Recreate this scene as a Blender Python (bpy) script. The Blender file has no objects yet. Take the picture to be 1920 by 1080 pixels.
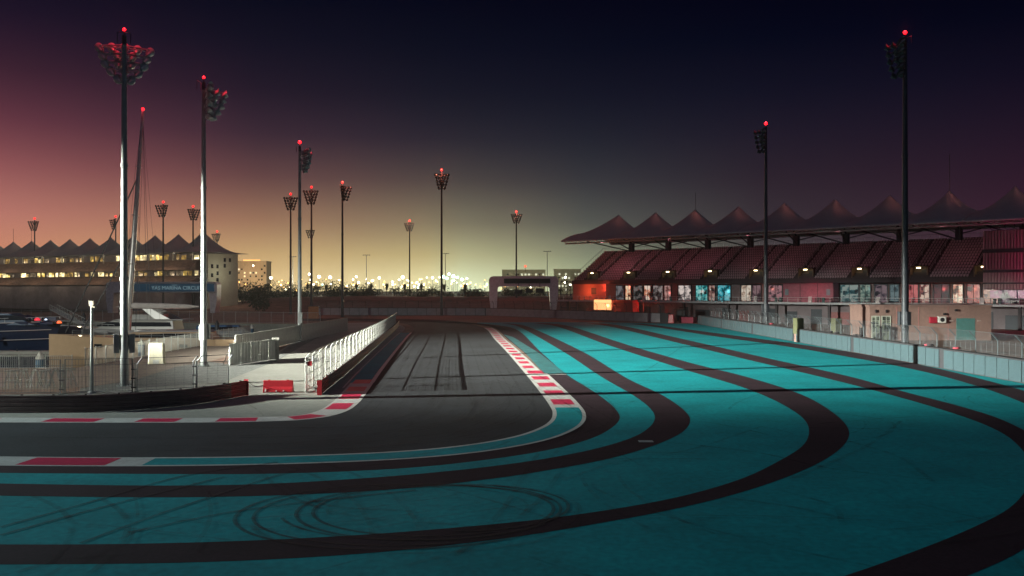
import bpy, bmesh, math, random
from mathutils import Vector, Matrix
from mathutils.geometry import tessellate_polygon

random.seed(11)
R = math.radians
scene = bpy.context.scene
col = scene.collection

# ------------------------------------------------------------------ camera
EYE = 7.9            # height of the viewpoint above the track
FOCAL = 1650.0       # focal length in photo pixels (1920 wide)
HORIZON = 543.0
cam_data = bpy.data.cameras.new("camera")
cam_data.sensor_width = 36.0
cam_data.lens = 36.0 * FOCAL / 1920.0
cam_data.shift_y = (HORIZON - 540.0) / 1920.0
cam_data.clip_start = 0.5
cam_data.clip_end = 6000.0
camera = bpy.data.objects.new("camera", cam_data)
col.objects.link(camera)
camera.location = (0, 0, EYE)
camera.rotation_euler = (R(90), 0, 0)
scene.camera = camera

scene.view_settings.view_transform = 'Standard'
scene.view_settings.look = 'None'
scene.view_settings.exposure = 0.0
scene.view_settings.gamma = 1.0
scene.cycles.use_denoising = True
scene.cycles.max_bounces = 5
scene.cycles.diffuse_bounces = 2
scene.cycles.transparent_max_bounces = 24
scene.cycles.sample_clamp_indirect = 4.0


def lin(c):
    out = []
    for v in c[:3]:
        v = v / 255.0
        out.append(v / 12.92 if v <= 0.04045 else ((v + 0.055) / 1.055) ** 2.4)
    return (out[0], out[1], out[2], 1.0)


# ------------------------------------------------------------------ night sky with the city's glow
world = bpy.data.worlds.new("World")
scene.world = world
world.use_nodes = True
wt = world.node_tree
wt.nodes.clear()


def wnode(kind, **kw):
    n = wt.nodes.new(kind)
    for k, v in kw.items():
        setattr(n, k, v)
    return n


def wmath(op, a, b=None, c=None, clamp=False):
    n = wnode('ShaderNodeMath', operation=op, use_clamp=clamp)
    for i, v in enumerate((a, b, c)):
        if v is None:
            continue
        if isinstance(v, (int, float)):
            n.inputs[i].default_value = v
        else:
            wt.links.new(v, n.inputs[i])
    return n.outputs[0]


w_coord = wnode('ShaderNodeTexCoord')
w_sep = wnode('ShaderNodeSeparateXYZ')
wt.links.new(w_coord.outputs['Generated'], w_sep.inputs[0])
azimuth = wmath('ARCTAN2', w_sep.outputs['X'], w_sep.outputs['Y'])
elevation = wmath('ARCSINE', w_sep.outputs['Z'])
EL_MAX = 0.36
el_fac = wmath('DIVIDE', elevation, EL_MAX, clamp=True)

# sky colour (sRGB) at elevations 0..20 degrees for six compass bearings
EL = [0.0, 2.2, 4.3, 7.0, 9.7, 12.4, 15.4, 18.2]
SKY = [
    (-30.2, [(218, 154, 112), (206, 136, 106), (182, 114, 102), (142, 81, 84), (96, 51, 64), (58, 31, 47), (28, 17, 37), (10, 8, 28)]),
    (-16.2, [(234, 200, 140), (198, 162, 112), (154, 113, 88), (99, 66, 67), (56, 38, 52), (31, 22, 39), (13, 13, 31), (1, 5, 24)]),
    (-5.5, [(250, 242, 186), (190, 173, 122), (132, 118, 93), (77, 66, 65), (39, 35, 48), (18, 20, 36), (5, 10, 28), (0, 3, 22)]),
    (-3.2, [(240, 250, 205), (182, 178, 135), (120, 114, 94), (70, 64, 64), (36, 35, 47), (16, 19, 35), (4, 9, 28), (0, 3, 21)]),
    (4.85, [(188, 202, 158), (130, 136, 113), (81, 84, 80), (50, 51, 58), (28, 31, 44), (13, 17, 34), (2, 7, 26), (0, 2, 20)]),
    (16.5, [(96, 98, 92), (74, 70, 72), (55, 46, 54), (42, 32, 44), (28, 23, 39), (13, 14, 32), (1, 5, 24), (0, 1, 18)]),
    (30.2, [(72, 40, 54), (63, 35, 49), (55, 30, 46), (42, 24, 40), (28, 18, 35), (14, 11, 29), (2, 4, 21), (0, 1, 14)]),
]
EL_FINE, SKY_FINE = [], []
for i in range(len(EL) - 1):
    for k in range(4):
        EL_FINE.append(EL[i] + (EL[i + 1] - EL[i]) * k / 4)
EL_FINE.append(EL[-1])
for az, cols in SKY:
    out = []
    for i in range(len(EL) - 1):
        for k in range(4):
            out.append(tuple(cols[i][q] + (cols[i + 1][q] - cols[i][q]) * k / 4 for q in range(3)))
    out.append(cols[-1])
    SKY_FINE.append((az, out))
EL, SKY = EL_FINE, SKY_FINE
prev_color = None
prev_az = None
for az, cols in SKY:
    ramp = wnode('ShaderNodeValToRGB')
    cr = ramp.color_ramp
    cr.interpolation = 'LINEAR'
    while len(cr.elements) < len(EL):
        cr.elements.new(0.5)
    for e, deg, c in zip(cr.elements, EL, cols):
        e.position = R(deg) / EL_MAX
    for e, c in zip(cr.elements, cols):
        e.color = lin(c)
    wt.links.new(el_fac, ramp.inputs[0])
    if prev_color is None:
        prev_color = ramp.outputs[0]
    else:
        mr = wnode('ShaderNodeMapRange', interpolation_type='LINEAR', clamp=True)
        mr.inputs['From Min'].default_value = R(prev_az)
        mr.inputs['From Max'].default_value = R(az)
        wt.links.new(azimuth, mr.inputs['Value'])
        mx = wnode('ShaderNodeMix', data_type='RGBA')
        wt.links.new(mr.outputs[0], mx.inputs['Factor'])
        wt.links.new(prev_color, mx.inputs[6])
        wt.links.new(ramp.outputs[0], mx.inputs[7])
        prev_color = mx.outputs[2]
    prev_az = az
# away from the city the sky fades to plain night
behind = wnode('ShaderNodeMapRange', interpolation_type='SMOOTHSTEP', clamp=True)
behind.inputs['From Min'].default_value = R(45)
behind.inputs['From Max'].default_value = R(110)
wt.links.new(wmath('ABSOLUTE', azimuth), behind.inputs['Value'])
mx = wnode('ShaderNodeMix', data_type='RGBA')
wt.links.new(behind.outputs[0], mx.inputs['Factor'])
wt.links.new(prev_color, mx.inputs[6])
mx.inputs[7].default_value = lin((22, 26, 48))
sky_color = mx.outputs[2]
# a few faint stars
vor = wnode('ShaderNodeTexVoronoi', feature='F1')
vor.inputs['Scale'].default_value = 60.0
wt.links.new(w_coord.outputs['Generated'], vor.inputs['Vector'])
star = wnode('ShaderNodeMapRange', clamp=True)
star.inputs['From Min'].default_value = 0.028
star.inputs['From Max'].default_value = 0.0
star.inputs['To Max'].default_value = 0.05
wt.links.new(vor.outputs['Distance'], star.inputs['Value'])
star_gate = wmath('MULTIPLY', star.outputs[0], wmath('GREATER_THAN', elevation, 0.16))
add = wnode('ShaderNodeMix', data_type='RGBA', blend_type='ADD')
wt.links.new(star_gate, add.inputs['Factor'])
wt.links.new(sky_color, add.inputs[6])
add.inputs[7].default_value = (0.8, 0.9, 1.0, 1)
bg = wnode('ShaderNodeBackground')
wt.links.new(add.outputs[2], bg.inputs['Color'])
bg.inputs['Strength'].default_value = 1.0
w_out = wnode('ShaderNodeOutputWorld')
wt.links.new(bg.outputs[0], w_out.inputs['Surface'])

# ------------------------------------------------------------------ the floodlight that is lit (on a mast outside the picture)
FLOOD = Vector((-100.0, 52.0, 25.0))


def flood(target, watts, cone, drop=0.0, blend=1.0):
    l = bpy.data.lights.new("key_fill_beam", 'SPOT')
    l.energy = watts
    l.color = (0.97, 1.0, 0.88)
    l.spot_size = R(cone)
    l.spot_blend = blend
    l.shadow_soft_size = 0.16
    o = bpy.data.objects.new("key_fill_beam", l)
    col.objects.link(o)
    o.location = FLOOD - Vector((0, 0, drop))
    o.rotation_euler = (Vector(target) - o.location).to_track_quat('-Z', 'Y').to_euler()
    return o


flood((18, 108, 0), 1.38e7, 54)
flood((8, 40, 0), 2.3e5, 54, 1.9).data.color = (0.70, 1.0, 1.0)  # added cool fill beam for the dim foreground
flood((-46, 80, 0), 1.9e5, 66, 1.9)  # added fill beam for the near quay
flood((-10, 84, 0), 0.5e5, 80, 1.9)  # added weak, wide fill over the straight
flood((-75, 140, 0), 1.7e5, 60, 1.9)  # added fill beam toward the marina

# dim bluish fill light added high behind the viewpoint
fill_sun = bpy.data.lights.new("fill_sun", 'SUN')
fill_sun.energy = 0.10
fill_sun.angle = R(12)
fill_sun.color = (0.55, 0.78, 1.0)
fill_sun_ob = bpy.data.objects.new("fill_sun", fill_sun)
col.objects.link(fill_sun_ob)
fill_sun_ob.rotation_euler = (R(32), 0, R(20))


def point_light(loc, color, watts, size=0.3):
    l = bpy.data.lights.new("lamp_light", 'POINT')
    l.energy = watts
    l.color = color
    l.shadow_soft_size = size
    o = bpy.data.objects.new("lamp_light", l)
    o.location = loc
    col.objects.link(o)
    return o


# ------------------------------------------------------------------ helpers
def ground_at(px, py, z=0.0):
    """Point of the plane at height z that the photo shows at pixel (px, py)."""
    d = FOCAL * (EYE - z) / (py - HORIZON)
    return Vector(((px - 960.0) / FOCAL * d, d, z))


def at_depth(px, py, d):
    return Vector(((px - 960.0) / FOCAL * d, d, EYE + (HORIZON - py) / FOCAL * d))


class Shape:
    """Collects simple solids and links them as one mesh object."""

    def __init__(self):
        self.v, self.f, self.m = [], [], []
        self.slot = 0

    def add(self, verts, faces, slot=None):
        n = len(self.v)
        self.v += [tuple(p) for p in verts]
        self.f += [tuple(i + n for i in f) for f in faces]
        self.m += [self.slot if slot is None else slot] * len(faces)
        return self

    def box(self, c, s, rz=0.0, slot=None, mat=None):
        x, y, z = s[0] / 2, s[1] / 2, s[2] / 2
        vs = [Vector(p) for p in ((-x, -y, -z), (x, -y, -z), (x, y, -z), (-x, y, -z), (-x, -y, z), (x, -y, z), (x, y, z), (-x, y, z))]
        rot = mat if mat is not None else Matrix.Rotation(rz, 3, 'Z')
        c = Vector(c)
        return self.add([rot @ p + c for p in vs],
                        [(0, 3, 2, 1), (4, 5, 6, 7), (0, 1, 5, 4), (1, 2, 6, 5), (2, 3, 7, 6), (3, 0, 4, 7)], slot)

    def span(self, a, b, slot=None):
        """Axis-aligned box between two corners."""
        a, b = Vector(a), Vector(b)
        return self.box((a + b) / 2, [abs(b[i] - a[i]) for i in range(3)], 0, slot)

    def hexa(self, p, slot=None):
        """Eight corners: bottom ring of four, top ring of four."""
        return self.add(p, [(0, 3, 2, 1), (4, 5, 6, 7), (0, 1, 5, 4), (1, 2, 6, 5), (2, 3, 7, 6), (3, 0, 4, 7)], slot)

    def tube(self, pts, r, n=8, r1=None, slot=None):
        pts = [Vector(p) for p in pts]
        k = len(pts)
        rings = []
        for i, p in enumerate(pts):
            d = (pts[min(i + 1, k - 1)] - pts[max(i - 1, 0)]).normalized()
            up = Vector((0, 0, 1)) if abs(d.z) < 0.95 else Vector((1, 0, 0))
            a = d.cross(up).normalized()
            b = a.cross(d)
            rr = r if r1 is None else r + (r1 - r) * i / (k - 1)
            rings.append([p + a * rr * math.cos(2 * math.pi * j / n) + b * rr * math.sin(2 * math.pi * j / n) for j in range(n)])
        vs = [q for ring in rings for q in ring]
        fs = []
        for i in range(k - 1):
            for j in range(n):
                fs.append((i * n + j, i * n + (j + 1) % n, (i + 1) * n + (j + 1) % n, (i + 1) * n + j))
        fs.append(tuple(range(n - 1, -1, -1)))
        fs.append(tuple((k - 1) * n + j for j in range(n)))
        return self.add(vs, fs, slot)

    def lathe(self, prof, n=12, mat=None, slot=None):
        """Profile [(radius, z)] turned about z, then moved by a 4x4 matrix."""
        mat = mat or Matrix.Identity(4)
        vs = []
        for r, z in prof:
            for j in range(n):
                a = 2 * math.pi * j / n
                vs.append(mat @ Vector((r * math.cos(a), r * math.sin(a), z)))
        fs = []
        for i in range(len(prof) - 1):
            for j in range(n):
                fs.append((i * n + j, i * n + (j + 1) % n, (i + 1) * n + (j + 1) % n, (i + 1) * n + j))
        if prof[0][0] > 1e-6:
            fs.append(tuple(range(n - 1, -1, -1)))
        if prof[-1][0] > 1e-6:
            fs.append(tuple((len(prof) - 1) * n + j for j in range(n)))
        return self.add(vs, fs, slot)

    def sweep(self, path, prof, slot=None, closed=False):
        """Profile [(offset to the left, height)] swept along a ground path."""
        nrm = normals(path)
        k = len(prof)
        vs = []
        for p, nn in zip(path, nrm):
            for o, z in prof:
                vs.append((p[0] + nn[0] * o, p[1] + nn[1] * o, (p[2] if len(p) > 2 else 0) + z))
        fs = []
        for i in range(len(path) - 1):
            for j in range(k if closed else k - 1):
                jj = (j + 1) % k
                fs.append((i * k + j, i * k + jj, (i + 1) * k + jj, (i + 1) * k + j))
        if closed:
            fs.append(tuple(range(k)))
            fs.append(tuple((len(path) - 1) * k + j for j in reversed(range(k))))
        return self.add(vs, fs, slot)

    def poly(self, pts, z, slot=None):
        pv = [Vector((p[0], p[1], 0)) for p in pts]
        tris = tessellate_polygon([pv])
        return self.add([(p[0], p[1], z) for p in pts], [tuple(t) for t in tris], slot)

    def prism(self, pts, z0, z1, slot=None):
        n = len(pts)
        vs = [(p[0], p[1], z0) for p in pts] + [(p[0], p[1], z1) for p in pts]
        fs = [(i, (i + 1) % n, n + (i + 1) % n, n + i) for i in range(n)]
        tris = tessellate_polygon([[Vector((p[0], p[1], 0)) for p in pts]])
        fs += [tuple(n + i for i in t) for t in tris] + [tuple(reversed(t)) for t in tris]
        return self.add(vs, fs, slot)

    def band(self, left, right, z, slot=None):
        vs = [(p[0], p[1], z) for p in left] + [(p[0], p[1], z) for p in right]
        n = len(left)
        return self.add(vs, [(i, i + 1, n + i + 1, n + i) for i in range(n - 1)], slot)

    def build(self, name, mat, parent=None, smooth=False, bevel=0.0, world=False):
        me = bpy.data.meshes.new(name)
        me.from_pydata(self.v, [], self.f)
        mats = mat if isinstance(mat, (list, tuple)) else [mat]
        for mm in mats:
            me.materials.append(mm)
        for p, s in zip(me.polygons, self.m):
            p.material_index = s
        bm = bmesh.new()
        bm.from_mesh(me)
        bmesh.ops.recalc_face_normals(bm, faces=bm.faces)
        bm.to_mesh(me)
        bm.free()
        if world and parent is not None:
            chain, p = [], parent
            while p:
                chain.append(p)
                p = p.parent
            mw = Matrix.Identity(4)
            for p in reversed(chain):
                mw = mw @ p.matrix_basis
            me.transform(mw.inverted())
        if smooth:
            for p in me.polygons:
                p.use_smooth = True
        o = bpy.data.objects.new(name, me)
        col.objects.link(o)
        if parent is not None:
            o.parent = parent
        if smooth and smooth != 'all':
            me.set_sharp_from_angle(angle=R(35))
        if bevel:
            b = o.modifiers.new("bevel", 'BEVEL')
            b.width = bevel
            b.segments = 2
            b.limit_method = 'ANGLE'
        return o


def tag(o, label=None, cat=None, group=None, kind=None):
    if label:
        o['label'] = label
    if cat:
        o['category'] = cat
    if group:
        o['group'] = group
    if kind:
        o['kind'] = kind
    return o


def thing(name, label, cat, loc=(0, 0, 0), rz=0.0, group=None):
    o = bpy.data.objects.new(name, None)
    col.objects.link(o)
    o.empty_display_size = 0.5
    o.location = loc
    o.rotation_euler = (0, 0, rz)
    return tag(o, label, cat, group)


CHILDREN = {}


def copy_tree(o, parent=None):
    kids = [k for k in bpy.data.objects if k.parent == o]
    c = o.copy()
    col.objects.link(c)
    c.parent = parent
    for k in kids:
        copy_tree(k, c)
    return c


def structure(o):
    o['kind'] = 'structure'
    return o


def normals(path):
    out = []
    n = len(path)
    for i in range(n):
        a, b = path[max(i - 1, 0)], path[min(i + 1, n - 1)]
        dx, dy = b[0] - a[0], b[1] - a[1]
        l = math.hypot(dx, dy) or 1
        out.append((-dy / l, dx / l))
    return out


def smooth_path(pts, step=1.2):
    """Catmull-Rom through the points, resampled evenly."""
    pts = [Vector((p[0], p[1], 0)) for p in pts]
    fine = []
    for i in range(len(pts) - 1):
        p0 = pts[i - 1] if i else pts[0] * 2 - pts[1]
        p1, p2 = pts[i], pts[i + 1]
        p3 = pts[i + 2] if i + 2 < len(pts) else pts[-1] * 2 - pts[-2]
        # centripetal spacing keeps long and short spans from overshooting
        t0 = 0.0
        t1 = t0 + max((p1 - p0).length, 1e-4) ** 0.5
        t2 = t1 + max((p2 - p1).length, 1e-4) ** 0.5
        t3 = t2 + max((p3 - p2).length, 1e-4) ** 0.5
        for k in range(16):
            t = t1 + (t2 - t1) * k / 16
            a1 = p0 * ((t1 - t) / (t1 - t0)) + p1 * ((t - t0) / (t1 - t0))
            a2 = p1 * ((t2 - t) / (t2 - t1)) + p2 * ((t - t1) / (t2 - t1))
            a3 = p2 * ((t3 - t) / (t3 - t2)) + p3 * ((t - t2) / (t3 - t2))
            b1 = a1 * ((t2 - t) / (t2 - t0)) + a2 * ((t - t0) / (t2 - t0))
            b2 = a2 * ((t3 - t) / (t3 - t1)) + a3 * ((t - t1) / (t3 - t1))
            fine.append(b1 * ((t2 - t) / (t2 - t1)) + b2 * ((t - t1) / (t2 - t1)))
    fine.append(pts[-1])
    return resample(fine, step=step)


def lengths(path):
    s = [0.0]
    for a, b in zip(path, path[1:]):
        s.append(s[-1] + (Vector(b) - Vector(a)).length)
    return s


def point_on(path, s, d):
    if d <= 0:
        return path[0]
    for i in range(len(path) - 1):
        if d <= s[i + 1]:
            t = (d - s[i]) / max(s[i + 1] - s[i], 1e-9)
            return path[i].lerp(path[i + 1], t)
    return path[-1]


def resample(path, step=None, count=None):
    s = lengths(path)
    n = count or max(2, int(s[-1] / step) + 1)
    return [point_on(path, s, s[-1] * i / (n - 1)) for i in range(n)]


def part_of(path, s0, s1, step=0.8):
    s = lengths(path)
    n = max(2, int((s1 - s0) / step) + 1)
    return [point_on(path, s, s0 + (s1 - s0) * i / (n - 1)) for i in range(n)]


def offset(path, d):
    return [Vector((p[0] + n[0] * d, p[1] + n[1] * d, 0)) for p, n in zip(path, normals(path))]


def s_near(path, q):
    s = lengths(path)
    i = min(range(len(path)), key=lambda k: (path[k] - Vector((q[0], q[1], 0))).length)
    return s[i]


def curve_px(pix, step=1.2):
    return smooth_path([ground_at(x, y) for x, y in pix], step)


# ------------------------------------------------------------------ materials
MATS = {}


def mat(name, color, rough=0.6, metal=0.0, var=0.18, scale=1.5, bump=0.0, bump_scale=30.0, spec=0.5, fine=None, coat=0.0):
    if name in MATS:
        return MATS[name]
    m = bpy.data.materials.new(name)
    m.use_nodes = True
    nt = m.node_tree
    b = nt.nodes['Principled BSDF']
    b.inputs['Roughness'].default_value = rough
    b.inputs['Metallic'].default_value = metal
    b.inputs['Specular IOR Level'].default_value = spec
    b.inputs['Coat Weight'].default_value = coat
    tc = nt.nodes.new('ShaderNodeTexCoord')
    nz = nt.nodes.new('ShaderNodeTexNoise')
    nz.inputs['Scale'].default_value = scale
    nz.inputs['Detail'].default_value = 6
    nz.inputs['Roughness'].default_value = 0.65
    nt.links.new(tc.outputs['Object'], nz.inputs['Vector'])
    rp = nt.nodes.new('ShaderNodeValToRGB')
    rp.color_ramp.elements[0].position = 0.3
    rp.color_ramp.elements[1].position = 0.7
    lo = [max(0, c * (1 - var)) for c in color[:3]]
    hi = [min(1, c * (1 + var)) for c in color[:3]]
    rp.color_ramp.elements[0].color = (*lo, 1)
    rp.color_ramp.elements[1].color = (*hi, 1)
    nt.links.new(nz.outputs['Fac'], rp.inputs[0])
    out = rp.outputs[0]
    if fine:
        n2 = nt.nodes.new('ShaderNodeTexNoise')
        n2.inputs['Scale'].default_value = fine[0]
        n2.inputs['Detail'].default_value = 4
        nt.links.new(tc.outputs['Object'], n2.inputs['Vector'])
        mr = nt.nodes.new('ShaderNodeMapRange')
        mr.inputs['From Min'].default_value = 0.3
        mr.inputs['From Max'].default_value = 0.7
        mr.inputs['To Min'].default_value = 1 - fine[1]
        mr.inputs['To Max'].default_value = 1 + fine[1]
        nt.links.new(n2.outputs['Fac'], mr.inputs['Value'])
        mul = nt.nodes.new('ShaderNodeVectorMath')
        mul.operation = 'SCALE'
        nt.links.new(out, mul.inputs[0])
        nt.links.new(mr.outputs[0], mul.inputs['Scale'])
        out = mul.outputs[0]
    nt.links.new(out, b.inputs['Base Color'])
    if bump:
        nb = nt.nodes.new('ShaderNodeTexNoise')
        nb.inputs['Scale'].default_value = bump_scale
        nb.inputs['Detail'].default_value = 3
        nt.links.new(tc.outputs['Object'], nb.inputs['Vector'])
        bp = nt.nodes.new('ShaderNodeBump')
        bp.inputs['Strength'].default_value = bump
        bp.inputs['Distance'].default_value = 0.02
        nt.links.new(nb.outputs['Fac'], bp.inputs['Height'])
        nt.links.new(bp.outputs[0], b.inputs['Normal'])
    MATS[name] = m
    return m


def glow(name, color, strength):
    if name in MATS:
        return MATS[name]
    m = bpy.data.materials.new(name)
    m.use_nodes = True
    b = m.node_tree.nodes['Principled BSDF']
    b.inputs['Base Color'].default_value = (0.02, 0.02, 0.02, 1)
    b.inputs['Emission Color'].default_value = (*color, 1)
    b.inputs['Emission Strength'].default_value = strength
    MATS[name] = m
    return m


def lit_window(name, c1, c2, strength, scale=1.3, dark=0.35, seed=0.0):
    """Lit glazing with shelves, goods and people behind it: patchy, blocky light."""
    if name in MATS:
        return MATS[name]
    m = bpy.data.materials.new(name)
    m.use_nodes = True
    nt = m.node_tree
    b = nt.nodes['Principled BSDF']
    b.inputs['Base Color'].default_value = (0.02, 0.02, 0.025, 1)
    b.inputs['Roughness'].default_value = 0.15
    tc = nt.nodes.new('ShaderNodeTexCoord')
    mp = nt.nodes.new('ShaderNodeMapping')
    mp.inputs['Location'].default_value = (seed, seed * 0.7, seed * 1.3)
    nt.links.new(tc.outputs['Object'], mp.inputs[0])
    v = nt.nodes.new('ShaderNodeTexVoronoi')
    v.distance = 'CHEBYCHEV'
    v.inputs['Scale'].default_value = scale
    nt.links.new(mp.outputs[0], v.inputs['Vector'])
    n = nt.nodes.new('ShaderNodeTexNoise')
    n.inputs['Scale'].default_value = scale * 0.8
    n.inputs['Detail'].default_value = 5
    nt.links.new(mp.outputs[0], n.inputs['Vector'])
    rp = nt.nodes.new('ShaderNodeValToRGB')
    e = rp.color_ramp.elements
    e[0].position, e[0].color = 0.30, (c1[0] * dark * 0.1, c1[1] * dark * 0.1, c1[2] * dark * 0.1, 1)
    e[1].position, e[1].color = 0.62, (*c2, 1)
    mid = e.new(0.46)
    mid.color = (*c1, 1)
    mixn = nt.nodes.new('ShaderNodeMath')
    mixn.operation = 'MULTIPLY_ADD'
    sep = nt.nodes.new('ShaderNodeSeparateColor')
    nt.links.new(v.outputs['Color'], sep.inputs[0])
    nt.links.new(sep.outputs[0], mixn.inputs[0])
    mixn.inputs[1].default_value = 0.35
    nt.links.new(n.outputs['Fac'], mixn.inputs[2])
    sub = nt.nodes.new('ShaderNodeMath')
    sub.operation = 'SUBTRACT'
    nt.links.new(mixn.outputs[0], sub.inputs[0])
    sub.inputs[1].default_value = 0.14 + 0.12 * (dark - 0.35)
    nt.links.new(sub.outputs[0], rp.inputs[0])
    nt.links.new(rp.outputs[0], b.inputs['Emission Color'])
    b.inputs['Emission Strength'].default_value = strength
    MATS[name] = m
    return m


def wire_mesh(name, color, cell=0.05, wire=0.006, rough=0.5, axis='XZ'):
    """Fine welded wire: see-through between the wires."""
    if name in MATS:
        return MATS[name]
    m = bpy.data.materials.new(name)
    m.use_nodes = True
    nt = m.node_tree
    b = nt.nodes['Principled BSDF']
    b.inputs['Base Color'].default_value = (*color, 1)
    b.inputs['Roughness'].default_value = rough
    tc = nt.nodes.new('ShaderNodeTexCoord')
    sp = nt.nodes.new('ShaderNodeSeparateXYZ')
    nt.links.new(tc.outputs['Object'], sp.inputs[0])

    def stripes(sock):
        d = nt.nodes.new('ShaderNodeMath')
        d.operation = 'DIVIDE'
        nt.links.new(sock, d.inputs[0])
        d.inputs[1].default_value = cell
        f = nt.nodes.new('ShaderNodeMath')
        f.operation = 'FRACT'
        nt.links.new(d.outputs[0], f.inputs[0])
        l = nt.nodes.new('ShaderNodeMath')
        l.operation = 'LESS_THAN'
        nt.links.new(f.outputs[0], l.inputs[0])
        l.inputs[1].default_value = wire / cell
        return l.outputs[0]

    mxn = nt.nodes.new('ShaderNodeMath')
    mxn.operation = 'MAXIMUM'
    nt.links.new(stripes(sp.outputs['X']), mxn.inputs[0])
    nt.links.new(stripes(sp.outputs['Z']), mxn.inputs[1])
    nt.links.new(mxn.outputs[0], b.inputs['Alpha'])
    MATS[name] = m
    return m


asphalt = mat('track_asphalt', (0.021, 0.024, 0.029), 0.82, spec=0.3, var=0.35, scale=0.16, fine=(6.0, 0.34), bump=0.25, bump_scale=45)
dark_paint = mat('stripe_asphalt', (0.025, 0.011, 0.018), 0.85, spec=0.2, var=0.3, scale=0.3, fine=(6.0, 0.3), bump=0.2, bump_scale=45)  # purple cast of the ambient light put into the colour
teal = mat('teal_paint', (0.0, 0.255, 0.285), 0.75, spec=0.2, var=0.20, scale=0.22, fine=(3.5, 0.17), bump=0.15, bump_scale=40)
teal_worn = mat('worn_teal_paint', (0.012, 0.115, 0.125), 0.7, var=0.4, scale=0.6, fine=(4.0, 0.2))
white_paint = mat('white_paint', (0.50, 0.50, 0.48), 0.55, var=0.12, scale=0.9, fine=(5.0, 0.12))
red_paint = mat('kerb_red_paint', (0.52, 0.012, 0.07), 0.5, var=0.15, scale=0.8, fine=(5.0, 0.1))
concrete = mat('pale_concrete', (0.23, 0.225, 0.20), 0.85, var=0.16, scale=0.18, fine=(2.5, 0.12), bump=0.2)
gravel_mat = mat('gravel_grey', (0.14, 0.142, 0.135), 0.95, var=0.45, scale=1.6, fine=(7.0, 0.45), bump=0.9, bump_scale=8)
dirt = mat('brown_dirt', (0.17, 0.095, 0.065), 0.95, var=0.3, scale=0.12, fine=(1.5, 0.25))
berm_mat = mat('dry_scrub_ground', (0.16, 0.075, 0.055), 0.95, var=0.4, scale=0.25, fine=(1.5, 0.35))
sandpath = mat('sand_paving', (0.22, 0.17, 0.135), 0.9, var=0.2, scale=0.5, fine=(3, 0.2))
steel = mat('galvanised_steel', (0.46, 0.47, 0.46), 0.42, 0.35, var=0.12, scale=2)
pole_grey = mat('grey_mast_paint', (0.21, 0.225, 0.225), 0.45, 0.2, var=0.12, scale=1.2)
mast_dark = mat('silhouette_mast_steel', (0.045, 0.05, 0.06), 0.5, 0.2, var=0.15, scale=1.2)  # colour darkened so unlit masts read as silhouettes
lamp_shell = mat('lamp_housing', (0.30, 0.32, 0.34), 0.4, 0.2, var=0.15, scale=3)
lamp_glass = mat('dead_lamp_glass', (0.26, 0.27, 0.28), 0.25, 0.0, var=0.1, spec=0.9)
dark_metal = mat('dark_metal', (0.035, 0.035, 0.04), 0.5, 0.4, var=0.2)
rail_dark = mat('guardrail_steel', (0.14, 0.10, 0.10), 0.45, 0.35, var=0.25, scale=1.0)
signal_red = mat('signal_red_plastic', (0.34, 0.008, 0.016), 0.42, var=0.14, scale=1.4)
white_panel = mat('white_panel', (0.48, 0.49, 0.45), 0.55, var=0.10, scale=0.7, fine=(3, 0.06))
barrier_panel = mat('barrier_belt_panel', (0.04, 0.072, 0.084), 0.6, var=0.14, scale=0.6, fine=(4, 0.1))  # teal light bounced off the run-off put into the colour
barrier_dark = mat('barrier_core', (0.03, 0.03, 0.035), 0.8)
far_barrier = mat('far_barrier_concrete', (0.26, 0.25, 0.27), 0.8, var=0.2, scale=0.5)
fence_wire = wire_mesh('fence_wire', (0.30, 0.29, 0.24), 0.06, 0.009)
fence_wire_dark = wire_mesh('dark_fence_wire', (0.11, 0.12, 0.13), 0.08, 0.009)
fence_wire_grey = wire_mesh('grey_fence_wire', (0.09, 0.10, 0.11), 0.06, 0.007)
membrane = mat('roof_membrane', (0.34, 0.34, 0.34), 0.75, var=0.10, scale=0.35)
_nt = membrane.node_tree
_tr = _nt.nodes.new('ShaderNodeBsdfTranslucent')
_tr.inputs['Color'].default_value = (0.45, 0.43, 0.38, 1)
_mx = _nt.nodes.new('ShaderNodeMixShader')
_mx.inputs[0].default_value = 0.22
_nt.links.new(_nt.nodes['Principled BSDF'].outputs[0], _mx.inputs[1])
_nt.links.new(_tr.outputs[0], _mx.inputs[2])
_nt.links.new(_mx.outputs[0], _nt.nodes['Material Output'].inputs['Surface'])
stand_conc = mat('grandstand_concrete', (0.045, 0.038, 0.042), 0.85, var=0.2, scale=0.4)
stand_dark = mat('grandstand_dark_steel', (0.035, 0.04, 0.05), 0.6, 0.3)
seat_mat = mat('seat_plastic', (0.42, 0.32, 0.35), 0.45, var=0.15, scale=0.5)
red_wall = mat('salmon_render', (0.42, 0.20, 0.15), 0.8, var=0.15, scale=0.3)
beige_wall = mat('beige_render', (0.25, 0.155, 0.13), 0.85, var=0.14, scale=0.4, fine=(2, 0.08))
glass_dark = mat('dark_glass', (0.015, 0.018, 0.022), 0.06, 0.0, var=0.1, spec=0.8)
rubber = None

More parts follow.
